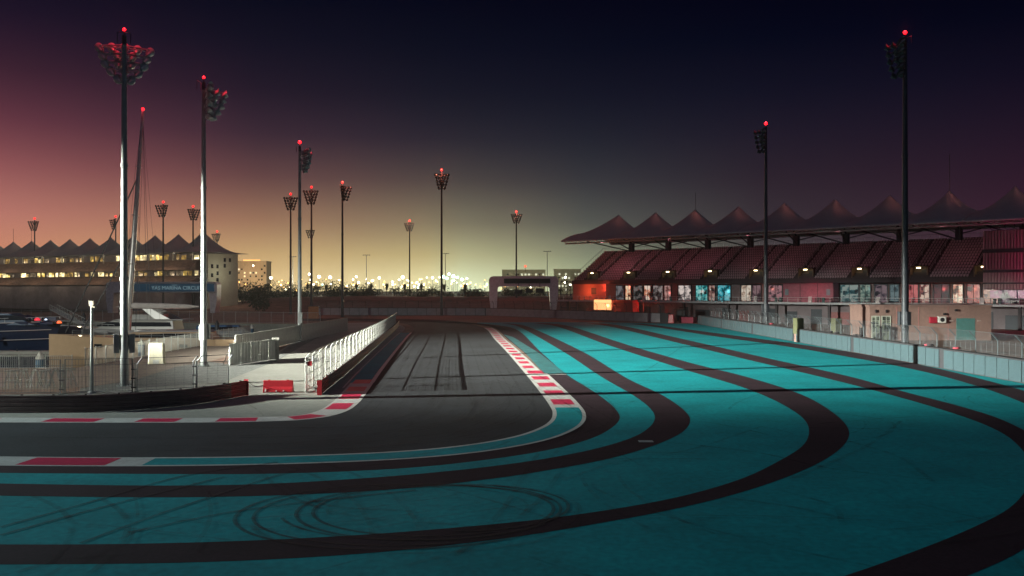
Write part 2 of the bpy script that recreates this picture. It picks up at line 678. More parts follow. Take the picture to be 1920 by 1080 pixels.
# ------------------------------------------------------------------ ground, water, terrain
HOLE = [Vector((-44, 88.5, 0)), Vector((-44, 200, 0)), Vector((-240, 262, 0)), Vector((-240, 88.5, 0))]
OUT = [Vector((3000, -200, 0)), Vector((3000, 4000, 0)), Vector((-3000, 4000, 0)), Vector((-3000, -200, 0))]
g = Shape()
g.add([(p.x, p.y, 0) for p in HOLE + OUT], [(0, 1, 5, 4), (1, 2, 6, 5), (2, 3, 7, 6), (3, 0, 4, 7)])
structure(g.build('ground', dirt))
g = Shape()
for a, b in zip(HOLE, HOLE[1:] + HOLE[:1]):
    g.add([(a.x, a.y, -0.004), (b.x, b.y, -0.004), (b.x, b.y, -3.2), (a.x, a.y, -3.2)], [(0, 1, 2, 3)])
structure(g.build('quay_wall', concrete))

water_mat = bpy.data.materials.new('harbour_water')
water_mat.use_nodes = True
nt = water_mat.node_tree
b = nt.nodes['Principled BSDF']
b.inputs['Base Color'].default_value = (0.006, 0.012, 0.020, 1)
b.inputs['Roughness'].default_value = 0.08
b.inputs['IOR'].default_value = 1.33
tc = nt.nodes.new('ShaderNodeTexCoord')
nz = nt.nodes.new('ShaderNodeTexNoise')
nz.inputs['Scale'].default_value = 0.9
nz.inputs['Detail'].default_value = 4
nt.links.new(tc.outputs['Object'], nz.inputs['Vector'])
bp = nt.nodes.new('ShaderNodeBump')
bp.inputs['Strength'].default_value = 0.25
bp.inputs['Distance'].default_value = 0.12
nt.links.new(nz.outputs['Fac'], bp.inputs['Height'])
nt.links.new(bp.outputs[0], b.inputs['Normal'])
g = Shape()
g.poly([(-43.9, 88), (-43.9, 201), (-241, 264), (-241, 88)], -1.6)
structure(g.build('water', water_mat))

# the bank of dry ground behind the far barrier
g = Shape()
rows, xs = [], [-900 + 20 * i for i in range(91)]
rng = random.Random(4)
prof = [(0, 0.0), (22, 1.6), (44, 3.7), (62, 5.0), (92, 5.1), (130, 1.0), (160, -.3)]
vs, fs = [], []
for j, (dy, h) in enumerate(prof):
    for x in xs:
        y0 = 292 + 0.09 * abs(x) * (1 if x < 0 else 0.0)
        if x > 10:
            y0 += (x - 10) * 0.35
        hh = h + (rng.uniform(-.25, .25) if 0 < h else -0.05)
        if x < -95:
            hh *= max(0.0, 1 - (-95 - x) / 40.0)
        if x > 60:
            hh *= max(0.05, 1 - (x - 60) / 60.0)
        vs.append((x, y0 + dy, hh))
nx = len(xs)
for j in range(len(prof) - 1):
    for i in range(nx - 1):
        fs.append((j * nx + i, j * nx + i + 1, (j + 1) * nx + i + 1, (j + 1) * nx + i))
g.add(vs, fs)
structure(g.build('terrain', berm_mat, smooth='all'))


def bank_height(x, y):
    y0 = 292 + 0.09 * abs(x) * (1 if x < 0 else 0) + ((x - 10) * 0.35 if x > 10 else 0)
    d = y - y0
    h = 0
    for (a, ha), (b_, hb) in zip(prof, prof[1:]):
        if a <= d <= b_:
            h = ha + (hb - ha) * (d - a) / (b_ - a)
    if x < -95:
        h *= max(0.0, 1 - (-95 - x) / 40.0)
    if x > 60:
        h *= max(0.05, 1 - (x - 60) / 60.0)
    return h


# ------------------------------------------------------------------ track and painted run-off
track_left = curve_px([(560, 602), (690, 603), (748, 606), (773, 612), (776, 619), (766, 630), (742, 660), (712, 700), (690, 733), (672, 756), (648, 772),
                       (612, 782), (560, 788), (480, 791), (400, 792.5), (200, 793), (0, 792.5), (-300, 791)], 0.8)
track_right = curve_px([(560, 597.5), (700, 598), (800, 600), (870, 606), (905, 614), (928, 637), (950, 660), (985, 701), (1013, 736), (1030, 760), (1036, 773),
                        (1032, 788), (1012, 802), (962, 819), (870, 835), (760, 845.5), (600, 853), (400, 857.3), (200, 858), (0, 856.5), (-300, 855)], 0.8)
KERB = 2.1
kerb_out = offset(track_right, KERB)
dark1_out = curve_px([(895, 606), (925, 609), (958, 614), (1017, 663), (1062, 702), (1117, 737), (1150, 763), (1162, 783), (1150, 800), (1107, 823), (1023, 845), (907, 863),
                      (773, 877), (640, 884.5), (480, 889), (300, 889), (0, 887), (-300, 884)], 0.8)
dark2_in = curve_px([(940, 606.5), (960, 609), (973, 613), (1057, 660), (1133, 710), (1190, 743), (1219, 766), (1228, 783), (1218, 801), (1187, 820), (1107, 844), (973, 868), (807, 887),
                     (640, 900), (480, 908.5), (300, 911), (0, 907), (-300, 901)], 0.8)
dark2_out = curve_px([(955, 606.5), (973, 608.5), (988, 612), (1093, 660), (1180, 712), (1243, 742), (1283, 770), (1294, 788), (1280, 810), (1225, 836), (1135, 862), (1010, 885), (960, 893),
                      (750, 917), (500, 930), (300, 933), (0, 930), (-300, 924)], 0.8)
dark3_in = curve_px([(1000, 606), (1033, 610), (1140, 647), (1280, 692), (1400, 729), (1470, 760), (1508, 787), (1517, 810), (1505, 836), (1460, 865), (1385, 900), (1260, 935),
                     (1085, 965), (960, 980), (700, 1002), (450, 1015), (200, 1021), (0, 1021.5), (-300, 1018)], 0.8)
dark3_out = curve_px([(1030, 606), (1060, 610), (1187, 650), (1300, 682), (1400, 707), (1500, 739), (1562, 774), (1591, 806), (1585, 831), (1550, 860), (1485, 891), (1385, 925),
                      (1260, 956), (1110, 984), (960, 1008), (700, 1037), (400, 1054), (0, 1059), (-300, 1058)], 0.8)
dark4_in = curve_px([(1100, 606.5), (1130, 610), (1280, 645), (1400, 674), (1600, 722), (1745, 762), (1835, 792), (1885, 816), (1920, 848), (1934, 880), (1926, 915), (1890, 955),
                     (1810, 996), (1710, 1036), (1585, 1080), (1400, 1135), (1100, 1200), (600, 1265), (0, 1300)], 0.8)
dark4_out = curve_px([(1130, 606.5), (1160, 610), (1290, 638), (1440, 672), (1600, 708), (1700, 736), (1785, 758), (1865, 782), (1925, 810), (1985, 850), (2010, 900), (1990, 965),
                      (1920, 1030), (1810, 1082), (1650, 1140), (1400, 1210), (900, 1310), (0, 1400)], 0.8)
dark5_in = curve_px([(1180, 607), (1212, 611), (1350, 632), (1480, 650.5), (1600, 671), (1700, 690), (1780, 709), (1900, 748), (2050, 830), (2100, 900)], 1.2)
dark5_out = curve_px([(1205, 607), (1235, 610.5), (1360, 627), (1480, 643), (1600, 661), (1712, 681.5), (1800, 701), (1930, 736), (2100, 800), (2200, 860)], 1.2)

# teal run-off: from the first dark band out to the barriers
far_edge = [ground_at(x, y) for x, y in [(895, 605), (960, 604.5), (1050, 604), (1150, 604.5), (1260, 607)]]
right_edge = [Vector((42.6, 203, 0)), Vector((43.0, 72, 0)), Vector((43.2, 10, 0))]
near_edge = [Vector((43.2, -12, 0)), Vector((-45, -12, 0)), Vector((-45, 37.5, 0))]
g = Shape()
g.poly(far_edge + right_edge + near_edge + list(reversed(dark1_out)), 0.008)
structure(g.build('runoff', teal))

g = Shape()
g.poly(list(track_left) + list(reversed(track_right)), 0.006)
structure(g.build('track', asphalt))

N = 240
g = Shape()
g.band(resample(kerb_out, count=N), resample(dark1_out, count=N), 0.010)
for a, b_ in ((dark2_in, dark2_out), (dark3_in, dark3_out), (dark4_in, dark4_out)):
    g.band(resample(a, count=N), resample(b_, count=N), 0.013)
g.band(resample(dark5_in, count=80), resample(dark5_out, count=80), 0.013)
structure(g.build('runoff_stripes', dark_paint))

# worn, thinly painted teal beside the kerb
g = Shape()
g.poly([ground_at(x, y) for x, y in [(944, 627), (962, 632), (1014, 664), (1061, 701), (1024, 702), (1012, 692), (985, 662)]], 0.014)
structure(g.build('worn_runoff_paint', teal_worn))

# outer kerb: white base, red blocks, teal through the bend, pink and white blocks along the exit
s_bend = s_near(track_right, ground_at(1034, 766))
s_exit = s_near(track_right, ground_at(305, 857.8))
s_first = s_near(track_right, ground_at(906, 615))
s_wide = s_near(track_right, ground_at(985, 701))
total = lengths(track_right)[-1]


def kerb_band(path, s0, s1, d0, d1, z, shape):
    p = part_of(path, s0, s1, 0.4)
    shape.band(offset(p, d0), offset(p, d1), z)


white = Shape()
kerb_band(track_right, s_first, s_wide, 0, 1.7, 0.018, white)
kerb_band(track_right, s_wide, total, 0, KERB, 0.018, white)
red = Shape()
s = s_bend - 1.5
while s > s_first + 3:
    w = 1.38 if s < s_wide else 1.78
    kerb_band(track_right, s - 2.9, s, 0.32, w, 0.022, red)
    s -= 5.6
for px0, px1 in ((220, 78), (-70, -200)):
    kerb_band(track_right, s_near(track_right, ground_at(px0, 858)), s_near(track_right, ground_at(px1, 857)), 0.18, 1.9, 0.022, red)
tealk = Shape()
kerb_band(track_right, s_bend, s_exit, 0.26, 1.86, 0.022, tealk)
# inner kerb on the other side of the bend
TL = track_left
sA = s_near(TL, ground_at(700, 717))
sB = s_near(TL, ground_at(-200, 791))
sT = s_near(TL, ground_at(772, 624))
sW = s_near(TL, ground_at(648, 771))
kerb_band(TL, sA, sB, 0, -1.9, 0.018, white)
kerb_band(TL, sT, sA, 0.05, -0.30, 0.018, white)
for q0, q1 in (((704, 712), (699, 720)), ((696, 725), (690, 733)), ((685, 739), (679, 747)), ((671, 757), (657, 767)),
               ((622, 780), (560, 788)), ((470, 791), (404, 792)), ((330, 793), (248, 793)), ((170, 793), (82, 793)), ((-20, 793), (-110, 793))):
    kerb_band(TL, s_near(TL, ground_at(*q0)), s_near(TL, ground_at(*q1)), -0.28, -1.72, 0.022, red)
kerb_band(TL, sT, sA, -0.34, -2.0, 0.020, tealk)
structure(white.build('kerb', white_paint))
structure(red.build('kerb_red_blocks', red_paint))
structure(tealk.build('kerb_teal_infill', teal))
# thin white line down the middle of the run-off beside the rail, small metal cover in the second stripe
lines = Shape()
lp = part_of(TL, sT, s_near(TL, ground_at(694, 727)), 0.6)
lines.band(offset(lp, -2.1), offset(lp, -2.22), 0.024)
lp = part_of(dark1_out, s_near(dark1_out, ground_at(1062, 702)) - 0.1, s_near(dark1_out, ground_at(1062, 702)) + 0.25, 0.1)
a, b_ = ground_at(1024, 702.5), ground_at(1062, 702.5)
lines.band([a, b_], [a + Vector((0, .35, 0)), b_ + Vector((0, .35, 0))], 0.024)
structure(lines.build('track_lines', white_paint))
g = Shape()
c = ground_at(1211, 828)
g.box((c.x, c.y, 0.017), (0.75, 0.55, 0.012))
structure(g.build('drain_cover', steel))

# service pavement, gravel, sand path, dust-brown far apron
g = Shape()
pav = [ground_at(x, y) for x, y in [(690, 604.5), (640, 606), (600, 618), (552, 640), (520, 660), (432, 688), (330, 712), (170, 737), (0, 740), (-200, 742)]]
pav += [Vector((-42, 55, 0))]
pav += list(reversed(offset(part_of(TL, s_near(TL, ground_at(748, 606)), sB, 1.0), -1.9)))
g.poly(pav, 0.004)
structure(g.build('pavement', concrete))
g = Shape()
g.poly([ground_at(x, y) for x, y in [(150, 738), (255, 728), (420, 716), (455, 702), (520, 676), (575, 644), (640, 612), (628, 611), (555, 640), (515, 668), (435, 684), (392, 678), (330, 688), (255, 712), (150, 728)]], 0.012)
tag(g.build('gravel', gravel_mat), kind='stuff')
g = Shape()
g.poly([Vector((-44, 89, 0)), Vector((-44, 180, 0)), Vector((-35, 180, 0)), Vector((-34, 110, 0))] +
       [ground_at(x, y) for x, y in [(392, 678), (330, 688), (255, 712), (120, 730), (-200, 732), (-200, 694)]], 0.006)
structure(g.build('path', sandpath))
g = Shape()
g.poly([Vector((-120, 214, 0)), Vector((-60, 240, 0)), Vector((0, 246, 0)), Vector((42, 203, 0)), Vector((43, 212, 0)), Vector((38, 222, 0)), Vector((5, 283, 0)), Vector((-120, 288, 0))], 0.004)
structure(g.build('apron', dirt))

# tyre marks
mark = bpy.data.materials.new('tyre_rubber_marks')
mark.use_nodes = True
nt = mark.node_tree
b = nt.nodes['Principled BSDF']
b.inputs['Base Color'].default_value = (0.012, 0.012, 0.014, 1)
b.inputs['Roughness'].default_value = 0.7
tc = nt.nodes.new('ShaderNodeTexCoord')
nz = nt.nodes.new('ShaderNodeTexNoise')
nz.inputs['Scale'].default_value = 0.9
nz.inputs['Detail'].default_value = 7
nt.links.new(tc.outputs['Object'], nz.inputs['Vector'])
mr = nt.nodes.new('ShaderNodeMapRange')
mr.inputs['From Min'].default_value = 0.32
mr.inputs['From Max'].default_value = 0.72
mr.inputs['To Min'].default_value = 0.30
mr.inputs['To Max'].default_value = 0.66
nt.links.new(nz.outputs['Fac'], mr.inputs['Value'])
nt.links.new(mr.outputs[0], b.inputs['Alpha'])
faint = mark.copy()
faint.name = 'faint_tyre_rubber_marks'
for n in faint.node_tree.nodes:
    if n.type == 'MAP_RANGE':
        n.inputs['To Min'].default_value = 0.0
        n.inputs['To Max'].default_value = 0.30
g = Shape()
layer = [0.026]


def skid(pix, w=0.28, slot=0):
    p = curve_px(pix, 0.5)
    layer[0] += 0.0006
    g.band(offset(p, w / 2), offset(p, -w / 2), layer[0], slot)


def ring(cx, cy, rx, ry, a0, a1, w=0.22, slot=0, rot=0.0):
    c = Vector((cx, cy, 0))
    pts = []
    for k in range(72):
        a = R(a0 + (a1 - a0) * k / 71)
        x, y = rx * math.cos(a), ry * math.sin(a)
        pts.append(c + Vector((x * math.cos(rot) - y * math.sin(rot), x * math.sin(rot) + y * math.cos(rot), 0)))
    layer[0] += 0.0006
    g.band(offset(pts, w / 2), offset(pts, -w / 2), layer[0], slot)


# doughnuts
c0 = ground_at(800, 957)
ring(c0.x + .1, c0.y + .1, 4.7, 3.9, 20, 330, 0.15)
ring(c0.x - .2, c0.y + .3, 5.0, 4.1, 200, 420, 0.12)
ring(c0.x + .5, c0.y - .1, 4.9, 4.3, -60, 170, 0.12, 1)
ring(c0.x + .0, c0.y + .5, 3.6, 3.1, -30, 200, 0.12, 1)
ring(c0.x + .25, c0.y + .25, 4.3, 3.6, -40, 300, 0.14)
ring(c0.x - .9, c0.y - .3, 5.7, 4.5, 60, 320, 0.15)
ring(c0.x - .7, c0.y - .2, 5.3, 4.2, 90, 290, 0.13, 0)
ring(c0.x + .9, c0.y + .2, 4.6, 4.0, -120, 80, 0.16, 1)
ring(c0.x + 1.2, c0.y + .6, 3.9, 3.4, -90, 130, 0.13, 0)
ring(c0.x - .2, c0.y - 1.0, 5.6, 4.2, 190, 370, 0.2, 1)
for pix in ([(0, 990), (150, 948), (360, 890), (520, 868)], [(0, 1005), (200, 950), (420, 895)], [(150, 1020), (300, 965), (480, 905), (560, 880)],
            [(240, 1000), (430, 962), (640, 935), (780, 920)]):
    skid(pix, 0.16)
for pix in ([(60, 930), (110, 955), (135, 985), (125, 1020), (90, 1060)], [(180, 932), (220, 955), (240, 985), (228, 1020), (190, 1060), (150, 1090)],
            [(30, 1075), (120, 1050), (250, 1040)], [(760, 1064), (900, 1020), (1010, 940), (1060, 870)], [(850, 1050), (940, 960), (990, 880), (1010, 850)],
            [(480, 880), (560, 940), (700, 975), (860, 985)], [(520, 905), (620, 950), (780, 960)], [(1250, 830), (1420, 850), (1560, 880), (1740, 900)],
            [(1400, 762), (1560, 775), (1680, 790)], [(1170, 760), (1240, 735), (1310, 722)], [(1480, 900), (1620, 840), (1690, 790)], [(1050, 905), (1150, 870), (1290, 845), (1430, 800)],
            [(1260, 640), (1350, 660), (1500, 676), (1640, 700)], [(1120, 690), (1230, 690), (1380, 700)], [(1140, 720), (1200, 700), (1250, 670), (1280, 650)],
            [(1590, 828), (1680, 856), (1750, 905)], [(1460, 920), (1560, 950), (1580, 985)], [(1050, 705), (1120, 735), (1150, 765), (1140, 795), (1090, 815)],
            [(1360, 935), (1500, 955), (1580, 975)], [(1020, 870), (1080, 815), (1100, 790)]):
    skid(pix, 0.22, 1)
rng = random.Random(3)
for i in range(16):
    off = 1.6 + 10.5 * i / 15 + rng.uniform(-.3, .3)
    p = offset(part_of(track_right, s_near(track_right, ground_at(925, 634)) + rng.uniform(0, 60), total - 2 - rng.uniform(0, 30), 1.0), -off)
    layer[0] += 0.0006
    q = smooth_path([p[i] for i in range(0, len(p), 14)], 1.0)
    w_ = rng.choice((.05, .08, .12))
    g.band(offset(q, w_), offset(q, -w_), layer[0], 1)
for pix in ([(930, 668), (1000, 700), (1075, 745), (1150, 790)], [(960, 690), (1030, 735), (1105, 790)], [(900, 700), (1010, 745), (1090, 775), (1130, 800)],
            [(985, 715), (1040, 748), (1092, 772)], [(700, 868), (860, 842), (960, 812)], [(420, 880), (600, 858), (760, 838)], [(60, 880), (300, 862), (520, 845)],
            [(690, 842), (860, 815), (985, 770), (1000, 730)], [(560, 826), (780, 806), (930, 765), (965, 720)], [(300, 838), (560, 832), (800, 800), (900, 752), (925, 715)],
            [(200, 822), (480, 818), (700, 796), (810, 750), (850, 700)]):
    skid(pix, 0.16, 1)
# many faint arcs of slides across the painted run-off
rng = random.Random(40)
for i in range(46):
    px, py = rng.uniform(200, 1900), rng.uniform(640, 1060)
    c = ground_at(px, py)
    if c.x > 38 or c.x < -18:
        continue
    r_ = rng.uniform(9, 45)
    a0 = rng.uniform(0, 6.28)
    sweep_ = rng.uniform(5, 16) / r_
    pts = [c + Vector((r_ * (math.cos(a0 + sweep_ * k / 14) - math.cos(a0)), r_ * (math.sin(a0 + sweep_ * k / 14) - math.sin(a0)), 0)) for k in range(15)]
    pts = [p for p in pts if p.x < 41.5]
    if len(pts) < 4:
        continue
    for d_ in ((0, 1.55) if rng.random() < .5 else (0,)):
        q = offset(pts, d_)
        layer[0] += 0.0006
        w_ = rng.uniform(.05, .12)
        g.band(offset(q, w_), offset(q, -w_), layer[0], 1)
structure(g.build('tyre_marks', [mark, faint]))

# ------------------------------------------------------------------ right-hand grandstand
UX, UY = 0.722, -0.692
STAND_RZ = math.atan2(UY, UX)
STAND_O = Vector((30.3, 250.0, 0.0))
SEAT0, SEAT1 = -10.6, 97.0
DECK = 5.0


def stand_s(px, yl):
    """Distance along the stand of the point the photo shows at column px, on the plane yl behind the roof masts."""
    a = (px - 960.0) / FOCAL
    ox, oy = STAND_O.x + 0.692 * yl, STAND_O.y + 0.722 * yl
    return (oy * a - ox) / (UX - UY * a)


def stand_world(s, yl, z=0.0):
    return Vector((STAND_O.x + UX * s + 0.692 * yl, STAND_O.y + UY * s + 0.722 * yl, z))


stand = thing('grandstand', 'long grandstand of red seats under pointed tent roofs, lit shops on its concourse', 'grandstand', STAND_O, STAND_RZ)
BAY = 12.6


def tent(width_l, width_r, front, back, z_edge, z_ridge, z_peak, n=20, power=1.85):
    """Tensile membrane: square in plan, drawn up to one point, sagging between neighbours."""
    vs, fs = [], []
    for j in range(n + 1):
        for i in range(n + 1):
            a, b_ = -1 + 2 * i / n, -1 + 2 * j / n
            x = a * (width_r if a > 0 else width_l)
            y = b_ * (back if b_ > 0 else -front)
            r = min(1.0, (abs(a) ** 2.6 + abs(b_) ** 2.6) ** (1 / 2.6))
            base = z_edge + (z_ridge - z_edge) * (1 - b_ * b_)
            if width_l > BAY and a < 0:
                base = z_edge + (z_ridge - z_edge) * (1 - b_ * b_) * (1 - (a * a) ** 1.3)
            z = base + (z_peak - z_ridge) * ((1 - r) ** power) * 1.0 + 0.55 * (1 - r)
            vs.append((x, y, z))
    for j in range(n):
        for i in range(n):
            q = j * (n + 1) + i
            fs.append((q, q + 1, q + n + 2, q + n + 1))
    return vs, fs


def roof_peak(parent, s, vs, fs, top, cap_mat):
    sh = Shape()
    sh.add([(x + s, y, z) for x, y, z in vs], fs)
    o = sh.build('tent_roof', membrane, parent, smooth='all')
    so = o.modifiers.new('thickness', 'SOLIDIFY')
    so.thickness = 0.12
    c = Shape()
    c.lathe([(0.75, -0.7), (0.5, -.1), (0.2, 0.12), (0.0, 0.15)], 10, Matrix.Translation((s, 0, top)))
    c.build('roof_finial', cap_mat, o)
    return o


vs, fs = tent(BAY / 2, BAY / 2, -12, 11, 21.7, 24.4, 28.6)
vs0, fs0 = tent(11.4, BAY / 2, -12, 11, 21.7, 24.4, 28.6)
for k in range(9):
    roof_peak(stand, BAY * k, vs if k else vs0, fs if k else fs0, 28.75, membrane)
roof_end = BAY * 8 + BAY / 2
t = Shape()
for y, z in ((-12.0, 21.55), (-10.4, 20.9), (10.8, 21.5)):
    t.tube([(-11.0, y, z), (roof_end + 10, y, z)], 0.20, 8)
k = 0
s = -10.8
while s < roof_end + 8:
    t.tube([(s, -12.0, 21.55), (s + 1.4, -10.4, 20.9)], 0.09, 6)
    t.tube([(s + 1.4, -10.4, 20.9), (s + 2.8, -12.0, 21.55)], 0.09, 6)
    s += 2.8
t.build('roof_edge_truss', mat('roof_truss_paint', (0.42, 0.45, 0.45), 0.5, 0.1), stand)
for k in range(9):
    sh = Shape()
    sh.box((BAY * k, 6.2, 13.0), (1.25, 1.25, 16.5))
    p = sh.build('roof_pillar', stand_dark, stand)
    st = Shape()
    for q in (-1, 1):
        st.tube([(BAY * k + q * .4, 6.2, 19.0), (BAY * k + q * 4.6, -8.5, 21.4)], 0.16, 6)
        st.tube([(BAY * k + q * .4, 6.2, 20.2), (BAY * k + q * 3.2, 10.6, 21.4)], 0.14, 6)
    st.tube([(BAY * k, 6.2, 21.0), (BAY * k, 0, 28.4)], 0.22, 8)
    st.build('roof_strut', stand_dark, p)

# raked seating: alternating wide and narrow blocks, stairs between
NROW = 14
RUN, RISE = 1.07, 0.636
Y0, Z0 = -8.0, 10.35


def raker(s0, s1, first=0):
    sh = Shape()
    pts = []
    for r in range(first, NROW):
        pts += [(Y0 + RUN * r, Z0 + RISE * r), (Y0 + RUN * (r + 1), Z0 + RISE * r)]
    pts += [(Y0 + RUN * NROW, Z0 + RISE * NROW), (Y0 + RUN * NROW + .3, Z0 + RISE * NROW), (Y0 + RUN * NROW + .3, Z0 + RISE * NROW - 1.4), (Y0 + RUN * first, Z0 + RISE * first - .8)]
    n = len(pts)
    vs = [(s0, y, z) for y, z in pts] + [(s1, y, z) for y, z in pts]
    fs = [(i, (i + 1) % n, n + (i + 1) % n, n + i) for i in range(n)]
    tri = tessellate_polygon([[Vector((y, z, 0)) for y, z in pts]])
    fs += [tuple(t_) for t_ in tri] + [tuple(n + q for q in t_) for t_ in tri]
    sh.add(vs, fs)
    return sh


def seat_row_shape(width):
    sh = Shape()
    n = int(width / 0.55)
    for i in range(n):
        x = (i + .5) * width / n
        sh.span((x - .21, .22, .30), (x + .21, .62, .36))
        sh.hexa([(x - .21, .60, .36), (x + .21, .60, .36), (x + .21, .66, .36), (x - .21, .66, .36),
                 (x - .19, .70, .76), (x + .19, .70, .76), (x + .19, .75, .76), (x - .19, .75, .76)])
        sh.span((x - .05, .42, 0.0), (x + .05, .50, .30))
    return sh


row_cache = {}


def seat_rows(block, s0, s1, first=0):
    w = round(s1 - s0, 2)
    for r in range(first, NROW):
        if w not in row_cache:
            o = seat_row_shape(w).build('seat_row', seat_mat, block)
            row_cache[w] = o
        else:
            o = row_cache[w].copy()
            col.objects.link(o)
            o.parent = block
        o.location = (s0, Y0 + RUN * r, Z0 + RISE * r)


AISLE = 0.6
edges = []
k = -1
while True:
    a = 6.6 + BAY * k          # stairs either side of each narrow block
    b_ = 10.4 + BAY * k
    edges += [a, b_]
    k += 1
    if a > SEAT1:
        break
edges = [e for e in edges if SEAT0 + 1 < e < SEAT1 - 1]
bounds = [SEAT0] + edges + [SEAT1]
vom_s = [-4.1 + BAY * k for k in range(9)]
for a, b_ in zip(bounds, bounds[1:]):
    blk = raker(a, b_)
    o = blk.build('seating_block', stand_conc, stand)
    lo = a + (AISLE if a > SEAT0 else 0.3)
    hi = b_ - (AISLE if b_ < SEAT1 else 0.3)
    narrow = any(a < v < b_ for v in vom_s) and (b_ - a) < 6
    seat_rows(o, lo, hi, 4 if narrow else 0)
rail_mat = mat('handrail_white', (0.62, 0.60, 0.60), 0.5)
for e in edges:
    sh = Shape()
    pts = [(e, Y0 + RUN * r + .4, Z0 + RISE * r + .95) for r in (2, NROW - 1)]
    sh.tube(pts, 0.05, 6)
    for r in range(2, NROW, 3):
        sh.tube([(e, Y0 + RUN * r + .4, Z0 + RISE * r), (e, Y0 + RUN * r + .4, Z0 + RISE * r + .95)], 0.045, 6)
        sh.tube([(e, Y0 + RUN * r + .4, Z0 + RISE * r + .5), (e, Y0 + RUN * min(r + 3, NROW - 1) + .4, Z0 + RISE * min(r + 3, NROW - 1) + .5)], 0.035, 6)
    sh.build('handrail', rail_mat, stand)
sh = Shape()
for e in (SEAT0 - .15,):
    sh.tube([(e, Y0, Z0 + 1.0), (e, Y0 + RUN * NROW, Z0 + RISE * NROW + 1.0)], 0.05, 6)
    for r in range(0, NROW + 1):
        sh.tube([(e, Y0 + RUN * r, Z0 + RISE * r - .6), (e, Y0 + RUN * r, Z0 + RISE * r + 1.0)], 0.035, 6)
sh.tube([(SEAT0, Y0 + RUN * NROW + .2, Z0 + RISE * NROW + 1.0), (SEAT1, Y0 + RUN * NROW + .2, Z0 + RISE * NROW + 1.0)], 0.045, 6)
s = SEAT0
while s < SEAT1:
    sh.tube([(s, Y0 + RUN * NROW + .2, Z0 + RISE * NROW), (s, Y0 + RUN * NROW + .2, Z0 + RISE * NROW + 1.0)], 0.04, 6)
    s += 2.1
sh.build('edge_railing', steel, stand)

# entrances with a lamp over each
vom_lamp = glow('entrance_lamp_glow', (1.0, 0.80, 0.45), 9.0)
vom_in = mat('entrance_plaster', (0.12, 0.085, 0.06), 0.8)
for v in vom_s[1:] + [vom_s[0]]:
    if v > SEAT1:
        continue
    sh = Shape()
    yb, yf = Y0 + RUN * 2.7, Y0 - .25
    zf, zt = Z0 - .15, Z0 + 2.35
    sh.span((v - 1.75, yf + 1.2, zf), (v - 1.5, yb, zt))
    sh.span((v + 1.5, yf + 1.9, zf), (v + 1.75, yb, zt))
    sh.span((v - 1.75, yb, zf), (v + 1.75, yb + .2, zt))
    sh.span((v - 1.75, yf + 1.2, zt), (v + 1.75, yb + .2, zt + .2))
    o = sh.build('seating_entrance', vom_in, stand)
    l = Shape()
    l.span((v - 0.25, yf + 1.0, zt - .28), (v + 0.55, yf + 1.2, zt - .08))
    l.build('entrance_lamp', vom_lamp, o)
    d = Shape()
    d.span((v + .1, yb - .06, zf), (v + 1.3, yb - .02, zt - .45))
    d.build('door', dark_metal, o)
    point_light(stand_world(v - .4, yf + 1.6, zt - .6), (1.0, .72, .36), 9, .15)

# concourse deck, walls, shops
sh = Shape()
sh.span((-13.0, -12.0, DECK - .45), (118, 9.0, DECK))
sh.build('concourse_deck', mat('deck_concrete', (0.36, 0.37, 0.38), .8), stand)
sh = Shape()
sh.span((SEAT0, -3.0, DECK), (118, -2.6, 12.6))
sh.build('concourse_wall', mat('dim_render', (0.20, 0.12, 0.12), .8, var=.2), stand)
sh = Shape()
sh.span((SEAT0, -8.15, 9.45), (SEAT1, -7.9, 10.5))
sh.span((SEAT0, -7.9, 9.45), (SEAT1, -3.0, 9.6))
sh.build('seating_fascia', stand_conc, stand)
sh = Shape()
a, b_ = SEAT0 + .05, stand_s(1143, -6)
sh.span((a, -7.6, DECK), (b_, -3.1, 9.44))
o = sh.build('kiosk_block', red_wall, stand)
sh = Shape()
q = stand_s(1113, -7.7)
sh.span((q - .8, -7.75, 6.6), (q + .8, -7.605, 8.4))
sh.build('notice_board', dark_metal, o)
sh = Shape()
a, b_ = stand_s(1469, -6), stand_s(1563, -6)
sh.span((a, -6.2, DECK), (b_, -3.1, 9.44))
o = sh.build('kiosk_block', mat('plum_render', (0.30, 0.11, 0.14), .8), stand)
sh = Shape()
for f in (.35, .7):
    sh.span((a + (b_ - a) * f - .05, -6.25, DECK), (a + (b_ - a) * f + .05, -6.205, 9.3))
sh.build('wall_joint', dark_metal, o)
sh = Shape()
sh.span((a + .5, -6.26, 6.6), (a + 1.4, -6.21, 8.0))
sh.span((b_ - 1.6, -6.26, 6.6), (b_ - .7, -6.21, 8.0))
sh.build('notice_board', mat('notice_grey', (.16, .22, .24), .5), o)

